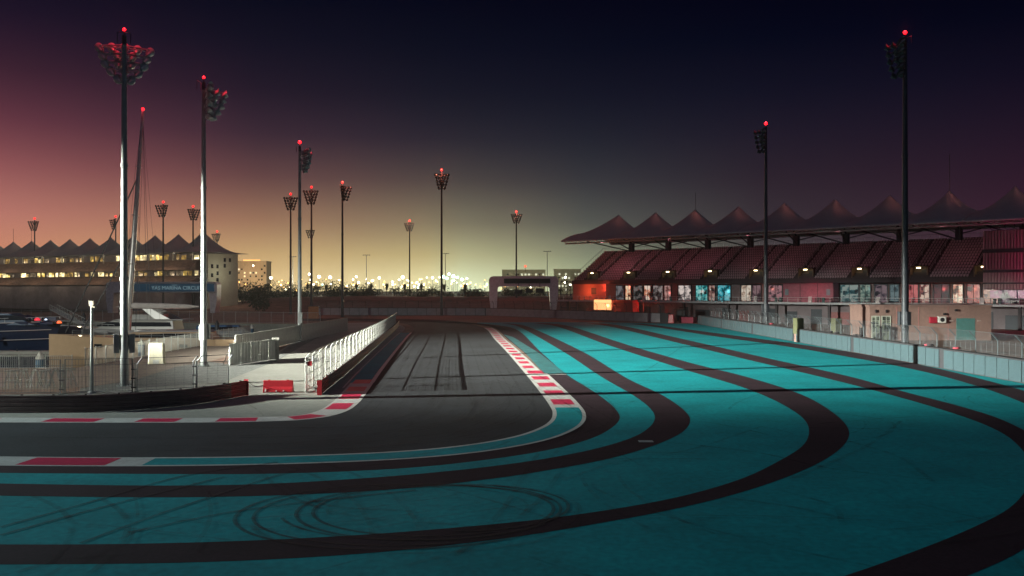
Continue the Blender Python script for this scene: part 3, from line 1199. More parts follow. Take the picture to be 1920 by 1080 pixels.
SH = [  # pixel columns of each lit shopfront, light colours, strength
    (1146, 1170, (.05, .06, .07), (.30, .30, .32), .55), (1172, 1183, (.9, .35, .18), (1, .75, .5), 1.0), (1187, 1205, (.03, .05, .05), (.45, .40, .38), .35),
    (1207, 1220, (.8, .30, .18), (1, .8, .65), .9), (1224, 1243, (.10, .09, .09), (.5, .42, .40), .6), (1245, 1258, (.35, .16, .14), (.7, .42, .38), .7),
    (1271, 1296, (.25, .22, .22), (1, .85, .78), .8), (1304, 1327, (.02, .40, .42), (.35, .85, .80), .75), (1328, 1341, (.35, .15, .13), (.75, .5, .42), .6),
    (1345, 1370, (.01, .42, .52), (.30, .80, .88), .75), (1389, 1409, (.55, .38, .28), (.95, .85, .7), .75), (1410, 1427, (.18, .10, .12), (.45, .28, .30), .5),
    (1440, 1467, (.10, .06, .07), (.70, .35, .38), .5), (1575, 1610, (.03, .16, .18), (.45, .55, .50), .55), (1612, 1632, (.12, .25, .22), (.50, .62, .50), .5),
    (1640, 1664, (.03, .02, .05), (.50, .35, .40), .35), (1668, 1686, (.05, .12, .14), (.25, .36, .38), .5), (1703, 1722, (.45, .03, .05), (.95, .25, .25), .6),
    (1723, 1743, (.35, .08, .08), (1, .75, .6), .7), (1750, 1780, (.02, .03, .05), (.35, .05, .08), .3), (1786, 1806, (.75, .28, .18), (1, .85, .65), 1.0),
    (1812, 1838, (.35, .02, .03), (.9, .18, .14), .5), (1842, 1872, (.18, .02, .04), (.8, .35, .25), .45), (1876, 1912, (.05, .02, .05), (.35, .25, .35), .3)]
for i, (x0, x1, c1, c2, st) in enumerate(SH):
    a, b_ = stand_s(x0, -3.2), stand_s(x1, -3.2)
    m = lit_window('shop_light_%d' % i, c1, c2, st * 0.75, 1.15, seed=i * 3.7)
    sh = Shape()
    sh.span((a, -3.10, DECK + .15), (b_, -3.02, 8.95))
    o = sh.build('shop_window', m, stand)
    fr = Shape()
    for xx in (a, b_):
        fr.span((xx - .12, -3.25, DECK), (xx + .12, -3.0, 9.1))
    fr.span((a - .12, -3.25, 8.95), (b_ + .12, -3.0, 9.2))
    for q in range(1, max(2, int((b_ - a) / 1.6))):
        xx = a + (b_ - a) * q / max(2, int((b_ - a) / 1.6))
        fr.span((xx - .04, -3.2, DECK), (xx + .04, -3.05, 8.95))
    fr.build('window_frame', dark_metal, o)
sh = Shape()
s = -13.0
while s <= 116:
    sh.tube([(s, -11.8, DECK), (s, -11.8, DECK + 1.1)], .05, 6)
    s += 2.5
sh.tube([(-13, -11.8, DECK + 1.1), (116, -11.8, DECK + 1.1)], .05, 6)
sh.tube([(-13, -11.8, DECK + .6), (116, -11.8, DECK + .6)], .03, 6)
sh.build('deck_railing', steel, stand)
# tables, menu stands and stools on the deck: dark clutter with a few pale faces
rng = random.Random(9)
for i in range(34):
    s = rng.uniform(-8, 112)
    y = rng.uniform(-10.8, -6.5)
    if i % 3 == 0:
        t = thing('bin' if i % 2 else 'menu_stand', '', '', stand_world(s, y, DECK), STAND_RZ)
        sh = Shape()
        if i % 2:
            sh.lathe([(.28, 0), (.33, .95), (.34, 1.0), (.2, 1.1), (0, 1.12)], 12)
            sh.build('bin_body', mat('bin_green', (.05, .12, .11), .5), t)
        else:
            sh.hexa([(-.4, -.3, 0), (.4, -.3, 0), (.4, -.25, 0), (-.4, -.25, 0), (-.4, -.03, 1.3), (.4, -.03, 1.3), (.4, 0.02, 1.3), (-.4, .02, 1.3)])
            sh.build('menu_board', mat('menu_white', (.55, .5, .48), .5), t)
            sh = Shape()
            sh.hexa([(-.4, .3, 0), (.4, .3, 0), (.4, .25, 0), (-.4, .25, 0), (-.4, .05, 1.3), (.4, .05, 1.3), (.4, 0.025, 1.3), (-.4, .025, 1.3)])
            sh.build('back_board', dark_metal, t)
        lab = 'bin' if i % 2 else 'menu'
        t['seq'] = lab
    else:
        t = thing('cafe_table', '', '', stand_world(s, y, DECK), STAND_RZ)
        sh = Shape()
        sh.lathe([(.42, .98), (.45, 1.0), (.45, 1.04), (0, 1.05)], 14)
        sh.build('table_top', mat('table_pale', (.5, .48, .46), .4), t)
        sh = Shape()
        sh.lathe([(.28, 0), (.28, .03), (.05, .08), (.05, .98)], 10)
        sh.build('pedestal', dark_metal, t)
        t['seq'] = 'table'
    t['along'] = s
# lower storey under the deck
sh = Shape()
sh.span((-9, -7.0, 0), (116, -6.6, DECK - .45))
sh.build('lower_wall', mat('lower_wall_grey', (.16, .13, .14), .85, var=.25, scale=.3), stand)
s = -6.0
i = 0
while s < 112:
    sh = Shape()
    w = 2.6 if i % 3 else 4.2
    sh.span((s, -7.12, 0), (s + w, -7.02, 3.4 if i % 2 else 2.8))
    sh.build('lower_opening', stand_dark if i % 4 else mat('plum_shutter', (.20, .06, .06), .6), stand)
    s += w + (2.2 if i % 2 else 3.4)
    i += 1
for k in range(11):
    sh = Shape()
    sh.box((-9 + k * BAY, -11.2, (DECK - .45) / 2), (.55, .55, DECK - .46))
    sh.build('deck_column', stand_conc, stand)

# stair tower clad in ribbed sheet at the near end
tw0, tw1 = SEAT1 + .4, SEAT1 + 17
sh = Shape()
s = tw0
while s < tw1 - .2:
    sh.span((s, -9.4, 7.9), (s + .28, -9.0, 19.6))
    s += .56
sh.span((tw0, -9.0, 7.9), (tw1, 3, 19.6))
s = -9.0
o = sh.build('stair_tower', mat('ribbed_cladding', (.36, .27, .27), .5, var=.08), stand)
sh = Shape()
for z0, z1 in ((15.2, 15.9), (11.3, 11.8), (9.0, 9.3)):
    sh.span((tw0 - .02, -9.55, z0), (tw1, -9.41, z1))
sh.build('cladding_band', dark_metal, o)
for i in range(6):
    sh = Shape()
    a = tw0 + 1.2 + i * 2.5
    sh.span((a, -9.2, 6.2), (a + 2.2, -9.1, 7.75))
    sh.build('tower_window', lit_window('tower_glass', (.10, .01, .05), (.32, .06, .16), .7, .6, seed=2.2), o)
sh = Shape()
for x in (tw0 + 2.0, tw0 + 4.6):
    sh.tube([(x + .9 * math.cos(R(q)), -8.6, 20.4 + .75 * math.sin(R(q))) for q in range(0, 361, 20)], .07, 6)
sh.tube([(tw0, -9.0, 20.2), (tw1, -9.0, 20.2)], .05, 6)
sh.build('roof_duct', stand_dark, o)

# mast aerials above the roof
for k in (2, 7):
    sh = Shape()
    sh.tube([(BAY * k, 0, 29.0), (BAY * k, 0, 37.0 if k == 7 else 33.5)], .06, 6)
    sh.build('aerial', mast_dark, stand)

# coloured lamps of the concourse (the photo shows their red and orange pools)
for px, c, w, y, z in ((1095, (1, .16, .05), 420, -10, 7.6), (1130, (1, .10, .05), 420, -9.5, 8.6), (1210, (1, .12, .10), 260, -9, 7.0), (1270, (1, .25, .2), 120, -9, 7.4),
                       (1336, (.1, .8, .9), 160, -7, 7.4), (1420, (1, .3, .25), 90, -7, 8), (1515, (1, .08, .2), 220, -10, 7.5), (1600, (.2, .8, .8), 90, -8, 8),
                       (1740, (1, .12, .12), 110, -8, 8), (1800, (1, .2, .12), 110, -8, 8), (1215, (1, .10, .05), 320, -11.2, 3.4), (1110, (1, .18, .05), 220, -11, 3.2)):
    point_light(stand_world(stand_s(px, y), y, z), c, w, .3)
point_light(stand_world(tw1 - 3.5, -13.5, 11.5), (1.0, .02, .22), 1500, .4)
point_light(stand_world(tw1 - 5.5, -11.5, 6.0), (1.0, .03, .2), 160, .3)
# red spot lights added at the roof edge to wash the seats
for k, w_ in enumerate((1500, 950, 620, 460, 420)):
    l = bpy.data.lights.new('seat_wash', 'SPOT')
    l.energy, l.color, l.spot_size, l.spot_blend, l.shadow_soft_size = w_, (1, .27, .33), R(120), 1.0, .4
    o = bpy.data.objects.new('seat_wash', l)
    col.objects.link(o)
    o.location = stand_world(2 + 22 * k, -11.0, 20.4)
    o.rotation_euler = (stand_world(4 + 22 * k, 0, 14.0) - o.location).to_track_quat('-Z', 'Y').to_euler()
# red up-light at each roof peak
for k in range(9):
    point_light(stand_world(BAY * k + 2.6, -2.2, 29.6), (1, .26, .18), 75, .15)

# ------------------------------------------------------------------ backlit screen and containers before the stand
sc_s = stand_s(1131, -14)
t = thing('billboard', 'glowing orange-white backlit screen standing in front of the grandstand end', 'screen', stand_world(sc_s, -14.2, 0), STAND_RZ)
sh = Shape()
wid = (stand_s(1148, -14) - stand_s(1115, -14)) / 2
sh.span((-wid, -.04, 2.5), (wid, .0, 5.2))
sh.build('screen_face', lit_window('screen_light', (1.0, .42, .16), (1.0, .80, .52), 4.0, .35, dark=4.5), t)
sh = Shape()
for a in (-wid - .15, wid):
    sh.span((a, -.1, 0), (a + .15, .3, 5.35))
sh.span((-wid, -.1, 5.2), (wid, .3, 5.35))
sh.span((-wid, -.1, 2.35), (wid, .3, 2.5))
sh.span((-wid, .002, 2.5), (wid, .3, 5.2))
sh.build('screen_frame', dark_metal, t)
point_light(stand_world(sc_s + .5, -15.8, 3.6), (1, .30, .10), 1300, .4)
for (x0, x1, z1, m, lab) in ((1150, 1172, 5.0, mat('container_red', (.45, .05, .04), .6), 'orange-red steel container beside the glowing screen'),
                             (1173, 1188, 5.0, mat('container_maroon', (.36, .03, .04), .6), 'darker red container between the glowing screen and the pink hut'),
                             (1222, 1236, 4.2, red_wall, 'tall pink plaster hut beneath the grandstand concourse'),):
    a, b_ = stand_s(x0, -14), stand_s(x1, -14)
    t = thing('container' if 'container' in lab else 'plaster_hut', lab, 'container' if 'container' in lab else 'hut', stand_world((a + b_) / 2, -13.6, 0), STAND_RZ)
    w = (b_ - a) / 2
    sh = Shape()
    x = -w
    sh.span((-w, -.8, .15), (w, 2.2, z1))
    if 'container' in lab:
        while x < w - .1:
            sh.span((x, -.87, .3), (x + .12, -.8, z1 - .15))
            x += .3
    sh.build('container_body' if 'container' in lab else 'hut_wall', m, t)
    sh = Shape()
    sh.span((-w - .06, -.92, z1), (w + .06, 2.25, z1 + .12))
    sh.span((-w - .06, -.92, 0), (w + .06, 2.25, .15))
    sh.build('frame_rail', m if 'container' in lab else stand_conc, t)

# ------------------------------------------------------------------ floodlight masts
beacon_mat = glow('beacon_red', (1.0, 0.004, 0.008), 4.0)
beacon_white = glow('beacon_core', (1.0, 0.006, 0.010), 8.0)


def head_matrix(loc, yaw, tilt):
    # lathe axis +z becomes the beam direction: forward (-y) and down
    return Matrix.Translation(loc) @ Matrix.Rotation(yaw, 4, 'Z') @ Matrix.Rotation(math.pi / 2 + tilt, 4, 'X')


def mast_proto(height, near, arms, label, pole_m, r0, r1, box_z=None, name='floodlight_mast'):
    t = thing(name, label, 'floodlight')
    sh = Shape()
    sh.lathe([(r0 * 1.9, 0), (r0 * 1.9, .08), (r0 * 1.05, .1), (r0, .5), (r1, height - 1.0), (0, height - 1.0)], 16)
    for f in (.30, .62):
        rr = r0 + (r1 - r0) * f
        sh.lathe([(rr + .06, height * f), (rr + .06, height * f + .3)], 16)
    for q in range(8):
        a = q * math.pi / 4
        sh.lathe([(.05, .08), (.05, .22), (0, .22)], 6, Matrix.Translation((r0 * 1.55 * math.cos(a), r0 * 1.55 * math.sin(a), 0)))
    sh.build('pole', pole_m, t, smooth=True)
    if box_z:
        for sx in (-1, 1):
            sh = Shape()
            sh.box((sx * (r0 + .26), -.1, box_z), (.42, .55, 1.55))
            sh.box((sx * (r0 + .26), -.1, box_z + .80), (.50, .63, .05))
            sh.box((sx * (r0 + .26), -.39, box_z), (.34, .03, 1.4))
            sh.box((sx * (r0 + .02), -.1, box_z), (.08, .2, 1.0))
            sh.build('control_box', pole_m, t, bevel=.02)
    z = height - .9
    for (half, n, dz) in arms:
        sh = Shape()
        sh.tube([(-half, -.45 - .42 * half, z), (0, -.45, z), (half, -.45 - .42 * half, z)], .055, 6)
        sh.tube([(-half * .9, -.45 - .38 * half, z - .18), (0, -.45, z - .18), (half * .9, -.45 - .38 * half, z - .18)], .04, 6)
        sh.box((0, -.22, z - .05), (.22, .55, .22))
        for q in (-1, 1):
            sh.tube([(q * half * .95, -.45 - .4 * half, z), (0, 0, z - .55)], .035, 6)
        arm = sh.build('crossarm', lamp_shell if near else mast_dark, t)
        for i in range(n):
            x = -half + 2 * half * (i / (n - 1) if n > 1 else .5)
            yaw = (x / half) * .45 if half else 0
            fwd = .42 * abs(x)
            m = head_matrix((x, -.62 - fwd, z - .32), yaw, -0.62)
            hd = Shape()
            hd.lathe([(0, -.36), (.11, -.35), (.17, -.22), (.27, -.02), (.31, .16), (.33, .30), (.30, .30), (.28, .15), (.1, -.1), (0, -.12)], 14, m)
            hd.box((x, -.52 - fwd, z - .12), (.10, .10, .36))
            # brow over the upper half of the rim
            vs, fs = [], []
            for k in range(9):
                a = math.pi * (k / 8.0)
                for zz, rr in ((.28, .34), (.54, .39)):
                    vs.append(m @ Vector((rr * math.cos(a), rr * math.sin(a), zz if zz < .5 else zz * (.6 + .4 * math.sin(a)))))
            for k in range(8):
                fs.append((2 * k, 2 * k + 1, 2 * k + 3, 2 * k + 2))
            hd.add(vs, fs)
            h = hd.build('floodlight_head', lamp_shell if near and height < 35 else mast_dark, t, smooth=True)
            if near:
                gl = Shape()
                gl.lathe([(.30, .20), (.21, .25), (0, .27)], 14, m)
                gl.build('lens', lamp_glass, h, smooth='all')
        z -= dz
    sh = Shape()
    sh.tube([(0, 0, height - 1.1), (0, 0, height - .2)], r1, 8)
    sh.tube([(0, 0, height - .3), (0, 0, height + .18)], .05, 6)
    # service cage
    for a in (-1, 1):
        sh.tube([(a * .5, .5, height - 1.0), (a * .5, .5, height - .1)], .03, 5)
    sh.tube([(-.5, .5, height - .1), (.5, .5, height - .1)], .03, 5)
    sh.build('mast_head', mast_dark, t)
    return t


ARM_NEAR = [(1.85, 5, .66), (1.6, 4, .68), (1.4, 4, .68), (.95, 3, .68), (.42, 2, .66)]
ARM_DARK = [(1.5, 5, .90), (1.35, 4, .90), (1.2, 4, .90), (1.0, 3, .90), (.75, 3, .9)]
ARM_FAR = [(1.9, 6, .86), (1.65, 5, .86), (1.4, 4, .86), (1.15, 4, .86), (.85, 3, .86)]


def add_beacon(t, height, r, lit=True):
    sh = Shape()
    sh.lathe([(0, 0)] + [(r * math.sin(a * math.pi / 8), r - r * math.cos(a * math.pi / 8)) for a in range(1, 8)] + [(0, 2 * r)], 12, Matrix.Translation((0, 0, height + .18)))
    sh.build('beacon', beacon_mat if r > .3 else beacon_white, t, smooth='all')


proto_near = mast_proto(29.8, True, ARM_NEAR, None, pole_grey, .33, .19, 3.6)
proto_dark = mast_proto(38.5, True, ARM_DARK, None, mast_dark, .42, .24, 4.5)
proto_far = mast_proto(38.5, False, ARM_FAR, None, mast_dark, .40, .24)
protos = {'near': (proto_near, 29.8), 'dark': (proto_dark, 38.5), 'far': (proto_far, 38.5)}
used = set()
MASTS = [
    ('near', -759, 57.6, 10, .16, -335, 'pale floodlight mast beside the lit one, outside the picture'),
    # kind, pixel x, distance, yaw, beacon radius, top pixel y, label
    ('near', 233, 72.0, 202, .13, 55, 'thick pale floodlight mast with grey boxes and wide lamp array, beside the cream yacht'),
    ('near', 382, 90.3, 86, .14, 145, 'pale floodlight mast on the gravel with twin boxes at its waist, lamp heads turned sideways'),
    ('near', 562, 134.0, 100, .24, 268, 'slim pale floodlight mast standing against the white hoarding'),
    ('dark', 1697, 105.0, -78, .22, 62, 'tallest dark floodlight mast, rising beside the beige service building'),
    ('dark', 1436, 163.0, -72, .28, 233, 'dark floodlight mast behind the long panelled barrier, in front of the grandstand seats'),
    ('far', 828, 266.0, 8, .34, 320, 'tall far floodlight mast on the bank, standing right by the green city lamps'),
    ('far', 642, 252.0, 55, .34, 343, 'far floodlight mast with side-turned lamps, above the far end of the white hoarding'),
    ('far', 545, 283.0, 14, .36, 365, 'far floodlight mast with widely spaced lamps, just left of the slim mast at the hoarding'),
    ('far', 584, 264.0, 4, .34, 352, 'far floodlight mast with tidy lamp rows, just right of the slim mast at the hoarding'),
    ('far', 768, 394.0, 0, .46, 415, 'small far floodlight mast alone above the palm line, left of the tall bank mast'),
    ('far', 968, 348.0, 4, .42, 398, 'far floodlight mast rising straight behind the dark start gantry'),
    ('far', 362, 326.0, 30, .40, 388, 'far floodlight mast before the marina pavilion, close to the mast with twin boxes'),
    ('far', 306, 310.0, 0, .38, 380, 'far floodlight mast with five even lamp rows, just right of the sailing yacht mast'),
    ('far', 217, 371.0, -35, .42, 407, 'far floodlight mast with narrow side-on lamps, left of the thick pale mast'),
    ('far', 65, 382.0, 8, .44, 411, 'floodlight mast farthest toward the left end of the marina pavilion'),
    ('far', 407, 450.0, 0, .46, 435, 'short-looking hazy floodlight mast at the white end wall of the pavilion'),
    ('far', 583, 439.0, 0, 0, 428, 'hazy unlit floodlight mast without a red lamp, in line behind another far mast'),
]
for kind, px, d, yaw, br, top, label in MASTS:
    src, h0 = protos[kind]
    if kind in used:
        t = copy_tree(src)
    else:
        t = src
        used.add(kind)
    MASTS_DONE = True
    x = (px - 960) / FOCAL * d
    zt = EYE + (HORIZON - top) / FOCAL * d
    base = bank_height(x, d) if kind == 'far' else 0.0
    t.location = (x, d, base - .02)
    k = (zt - base) / (h0 + .3)
    t.scale = (1, 1, k)
    t.rotation_euler = (0, 0, R(yaw))
    tag(t, label, 'floodlight', 'floodlight masts around the circuit')
    t['beacon'] = br
masts = [o for o in bpy.data.objects if o.parent is None and 'beacon' in o.keys()]
for t in masts:
    br = t['beacon']
    del t['beacon']
    if br:
        add_beacon(t, 29.8 if (t.scale.z and any(c.name.startswith('control_box') for c in t.children) and abs(t.location.x + 32) < 3) else 38.5, br)
        if t.location.y >= 200:
            point_light((t.location.x, t.location.y - 1.5, t.location.z + 38.5 * t.scale.z + 1.6), (1, .20, .12), 6500 if t.location.x > -60 else 900, .3)
        else:
            h = t.location.z + (29.8 if abs(t.location.x + 32) < 3 and t.location.y < 140 else 38.5) * t.scale.z
            point_light((t.location.x, t.location.y - .0, h + .9), (1, .03, .05), 420, .12)

# the mast whose lamp is lit stands outside the picture; plates are added to cut its beam
t = thing('floodlight_mast', 'lit floodlight mast with a broad black hood, outside the picture', 'floodlight', (FLOOD.x, FLOOD.y, 0), R(62), 'floodlight masts around the circuit')
sh = Shape()
back = Vector((-math.cos(R(27)), -math.sin(R(27)), 0))
sh.lathe([(.6, 0), (.6, .1), (.36, .12), (.2, FLOOD.z + 2.4), (0, FLOOD.z + 2.4)], 14, Matrix.Translation(Vector((FLOOD.x, FLOOD.y, 0)) + back))
sh.tube([Vector((FLOOD.x, FLOOD.y, FLOOD.z + 2.3)) + back, FLOOD + Vector((0, 0, 2.3)) - back * 2.6], .08, 6)
sh.build('pole', pole_grey, t, smooth=True, world=True)
sh = Shape()
aim = Vector((math.cos(R(27)), math.sin(R(27)), 0))
side = Vector((-aim.y, aim.x, 0))
for lateral in (-3.8, 3.8):
    cutoff_z = -.236 + .049 * lateral
    q = side * lateral + aim * 1.3
    q2 = q + aim * .04
    if lateral < 0:
        corners = [(q, cutoff_z), (q2, cutoff_z)]
    else:
        corners += [(q2, cutoff_z), (q, cutoff_z)]
sh.add([FLOOD + Vector((q.x, q.y, z)) for q, z in corners] + [FLOOD + Vector((q.x, q.y, 2.6)) for q, z in corners],
       [(0, 3, 2, 1), (4, 5, 6, 7), (0, 1, 5, 4), (1, 2, 6, 5), (2, 3, 7, 6), (3, 0, 4, 7)])
sh.build('hood', dark_metal, t, world=True)  # added plate, cuts the beam off the stand and mast tops
sh = Shape()
q = FLOOD + aim * 1.6 - Vector((0, 0, 1.6 * math.tan(R(14.1))))
ring_ = [q - side * 2, q + side * 2, q + side * 2 + aim * .03, q - side * 2 + aim * .03]
sh.hexa([p - Vector((0, 0, .85)) for p in ring_] + ring_)
sh.build('lower_cutoff_plate', dark_metal, t, world=True)  # added plate, keeps the main beam off the quay
sh = Shape()
for d_, za, zb in ((2.0, -1.9 - 2.0 * math.tan(R(6)), -1.25),):
    q = FLOOD + aim * d_
    for c0, c1 in ((-4.5, 4.5),):
        r4 = [q + side * c0, q + side * c1, q + side * c1 + aim * .03, q + side * c0 + aim * .03]
        sh.hexa([p + Vector((0, 0, za)) for p in r4] + [p + Vector((0, 0, zb)) for p in r4])
sh.build('fill_cutoff_plate', dark_metal, t, world=True)  # added plate, stops the fill beams spilling upward

# ------------------------------------------------------------------ slender car-park lamp posts beyond the bank
def lamp_post(px, d, top, label):
    x = (px - 960) / FOCAL * d
    base = bank_height(x, d)
    h = EYE + (HORIZON - top) / FOCAL * d - base
    t = thing('lamp_post', label, 'lamp post', (x, d, base), 0, 'tall slender lamp posts of the car park')
    sh = Shape()
    sh.lathe([(.30, 0), (.26, .5), (.14, h), (0, h)], 10)
    sh.build('pole', mast_dark, t, smooth=True)
    sh = Shape()
    sh.tube([(-1.9, 0, h - .1), (1.9, 0, h - .1)], .08, 6)
    for a in (-1.6, -.6, .6, 1.6):
        sh.hexa([(a - .35, -.3, h - .25), (a + .35, -.3, h - .25), (a + .35, .3, h - .25), (a - .35, .3, h - .25),
                 (a - .2, -.2, h + .15), (a + .2, -.2, h + .15), (a + .2, .2, h + .15), (a - .2, .2, h + .15)])
    sh.build('lamp_head', mast_dark, t)


lamp_post(549, 480, 481, 'thin dark lamp post close behind the slim mast at the hoarding')
lamp_post(687, 470, 478, 'thin lamp post with a flat cross head, alone between two far masts over the palms')
lamp_post(835, 460, 475, 'thin lamp post half hidden behind the tall bank mast')
lamp_post(1026, 450, 471, 'thin lamp post just right of the start gantry mast')

# camera post at the near fence
c = ground_at(172, 738)
t = thing('camera_post', 'short pale post with a cream camera box on top, beside the dark bar fence', 'camera post', c)
sh = Shape()
sh.lathe([(.32, 0), (.30, .12), (.15, .25), (.12, 2.6), (.095, 2.7), (.085, 6.7), (0, 6.7)], 14)
sh.build('pole', pole_grey, t, smooth=True)
sh = Shape()
sh.box((.02, 0, 6.85), (.34, .30, .36))
sh.box((.16, 0, 6.62), (.26, .22, .18))
sh.tube([(-.14, 0, 6.9), (-.2, -.05, 7.1)], .02, 5)
sh.build('camera_box', mat('cream_plastic', (.52, .47, .36), .5), t, bevel=.02)

# ------------------------------------------------------------------ guard rails
def w_profile(z0, h):
    """One corrugated rail, open section (offset, height)."""
    k = h / .28
    return [(o, z0 + z * k) for o, z in ((0.0, 0), (.05, .02), (.05, .08), (-.02, .12), (-.02, .16), (.05, .20), (.05, .26), (0, .28))]


def guardrail(name, label, path, rails, height, red_from, flip=1, post_gap=2.0):
    """Armco rail: stacked rails, posts behind, a red end section."""
    L = lengths(path)[-1]
    t = thing(name, label, 'guardrail', path[0], 0, 'steel guard rails along the track')
    main = part_of(path, 0, L - red_from, .5)
    red_p = part_of(path, L - red_from, L, .3)
    gap = (height - .08) / rails
    for i in range(rails):
        sh = Shape()
        sh.sweep(main, [(o * flip, z) for o, z in w_profile(.03 + i * gap, gap - .012)])
        o = sh.build('rail', rail_dark, t, world=True)
        so = o.modifiers.new('thickness', 'SOLIDIFY')
        so.thickness = .012
        sh = Shape()
        sh.sweep(red_p, [(o_ * flip, z) for o_, z in w_profile(.03 + i * gap, gap - .012)])
        o = sh.build('end_rail', signal_red, t, world=True)
        so = o.modifiers.new('thickness', 'SOLIDIFY')
        so.thickness = .012
    sh = Shape()
    d = .3
    while d < L:
        p = point_on(path, lengths(path), d)
        n = normals([p, point_on(path, lengths(path), min(d + .3, L + .1))])[0] if d + .3 < L else n
        sh = Shape()
        sh.box((p.x - n[0] * .12 * flip, p.y - n[1] * .12 * flip, height / 2), (.12, .12, height), math.atan2(n[1], n[0]))
        sh.build('post', dark_metal, t, world=True)
        d += post_gap
    e = path[-1]
    n = normals(path)[-1]
    sh = Shape()
    sh.box((e.x, e.y, height / 2 + .01), (.34, .06, height + .04), math.atan2(n[1], n[0]))
    sh.build('end_plate', signal_red, t, world=True)
    return t


gl_path = smooth_path([ground_at(x, y) for x, y in [(-260, 774), (0, 774.5), (110, 774), (200, 772), (330, 762.5), (400, 753), (462, 741.5)]], .5)
guardrail('guardrail', 'dark four-rail guard rail with red end, curving in front of the bar fence', gl_path, 4, 1.18, 1.9, -1)
gr_path = smooth_path([ground_at(x, y) for x, y in [(748, 610), (742, 618), (722, 636), (690, 664), (650, 700), (599, 741)]], .8)
guardrail('guardrail', 'dark guard rail with red end plate running up the straight below the cream catch fence', gr_path, 3, 1.1, 4.5, 1)

# ------------------------------------------------------------------ catch fences
def catch_fence(name, label, path, height, crank, gap, post_m, wire_m, group, face, pr=.05, wires=True, post_names=('post', 'mesh_panel'), wire_r=.012, cell=.55, foot=True):
    """Posts with cranked tops; between each two a framed wire panel."""
    s = lengths(path)
    L = s[-1]
    n = max(2, int(L / gap) + 1)
    P = [point_on(path, s, L * i / (n - 1)) for i in range(n)]
    N_ = normals(P)
    t = thing(name, label, 'fence', P[0], 0, group)

    def up(i, f, z):
        nn = N_[i]
        zc = height - crank
        off = 0 if z <= zc else (z - zc) * .9
        return Vector((P[i].x + nn[0] * face * off, P[i].y + nn[1] * face * off, z))

    for i in range(n):
        sh = Shape()
        pts = [up(i, 0, 0), up(i, 0, height - crank)] + ([up(i, 0, height)] if crank else [])
        for a, b_ in zip(pts, pts[1:]):
            sh.tube([a, b_], pr, 6)
        if foot:
            sh.box((P[i].x, P[i].y, .03), (.34, .34, .06), math.atan2(N_[i][1], N_[i][0]))
        sh.build(post_names[0], post_m, t, world=True)
    for i in range(n - 1):
        a0, b0 = P[i], P[i + 1]
        d = (b0 - a0)
        ln = d.length
        rz = math.atan2(d.y, d.x)
        zc = height - crank
        pn = bpy.data.objects.new('mesh_panel', None)
        sh = Shape()
        # sheet of fine wire (slot 1) and the cables that carry it (slot 0), in the panel's own frame
        for (z0, o0, z1, o1) in [(.08, 0, zc, 0)] + ([(zc, 0, height, crank * .9)] if crank else []):
            sh.add([(0.03, o0 * face, z0), (ln - .03, o0 * face, z0), (ln - .03, o1 * face, z1), (.03, o1 * face, z1)], [(0, 1, 2, 3)], 1)
        if wires:
            z = .12
            while z <= zc + .01:
                sh.tube([(0, 0, z), (ln, 0, z)], wire_r, 4, slot=0)
                z += cell
            k = max(1, int(ln / cell))
            for q in range(1, k):
                sh.tube([(ln * q / k, 0, .1), (ln * q / k, 0, zc)], wire_r * .8, 4, slot=0)
        sh.tube([(0, crank * .9 * face, height), (ln, crank * .9 * face, height)], wire_r * 1.9, 5, slot=0)
        o = sh.build(post_names[1], [post_m, wire_m], t)
        bpy.data.objects.remove(pn)
        o.location = a0 - t.location
        o.rotation_euler = (0, 0, rz)
    return t


cf_post = mat('fence_post_grey', (.30, .30, .28), .45, .3)
cf_path = smooth_path([ground_at(x, y) for x, y in [(573, 737), (640, 689), (690, 655), (722, 632), (742, 613)]], 1.0)
catch_fence('catch_fence', 'cream-lit wire catch fence running up the straight beside the track', cf_path, 3.05, .35, 3.6, cf_post, fence_wire, 'wire catch fences', -1, .055, wire_r=.026, cell=.62)
p = cf_path[0]
t = thing('fence_sign', 'small red square plate on the first post of the cream-lit catch fence', 'sign', (p.x + .3, p.y + .02, 2.25))
sh = Shape()
sh.box((0, 0, 0), (.34, .03, .36))
sh.build('plate', signal_red, t)
sh = Shape()
sh.box((-.2, .02, 0), (.10, .02, .06))
sh.build('bracket', steel, t)

# right side: panelled barrier and fence behind it
wall_a, wall_b = Vector((42.9, 203, 0)), Vector((43.2, 30, 0))


def panel_barrier(label, a, b_, height, gap, panel_m, core_m, thick=.9, every=12):
    d = b_ - a
    L = d.length
    rz = math.atan2(d.y, d.x)
    t = thing('panel_barrier', label, 'barrier', a, rz, 'panelled crash barriers around the run-off')
    sh = Shape()
    sh.span((0, 0.06, 0), (L, thick, height - .06))
    sh.span((0, -.03, height - .06), (L, thick + .03, height + .03))
    sh.build('barrier_core', core_m, t)
    n = int(L / gap)
    proto = None
    rng = random.Random(3)
    for i in range(n):
        if i % every == every - 1:
            w = gap * .45
        else:
            w = gap - .10
        if proto is None or w != proto[1]:
            sh = Shape()
            sh.span((0, -.04, .05), (w, .055, height - .10))
            o = sh.build('panel', panel_m, t, bevel=.015)
            proto = (o, w)
            o.location = (i * gap, 0, 0)
        else:
            o = proto[0].copy()
            col.objects.link(o)
            o.parent = t
            o.location = (i * gap, rng.uniform(-.012, .012), 0)
    return t


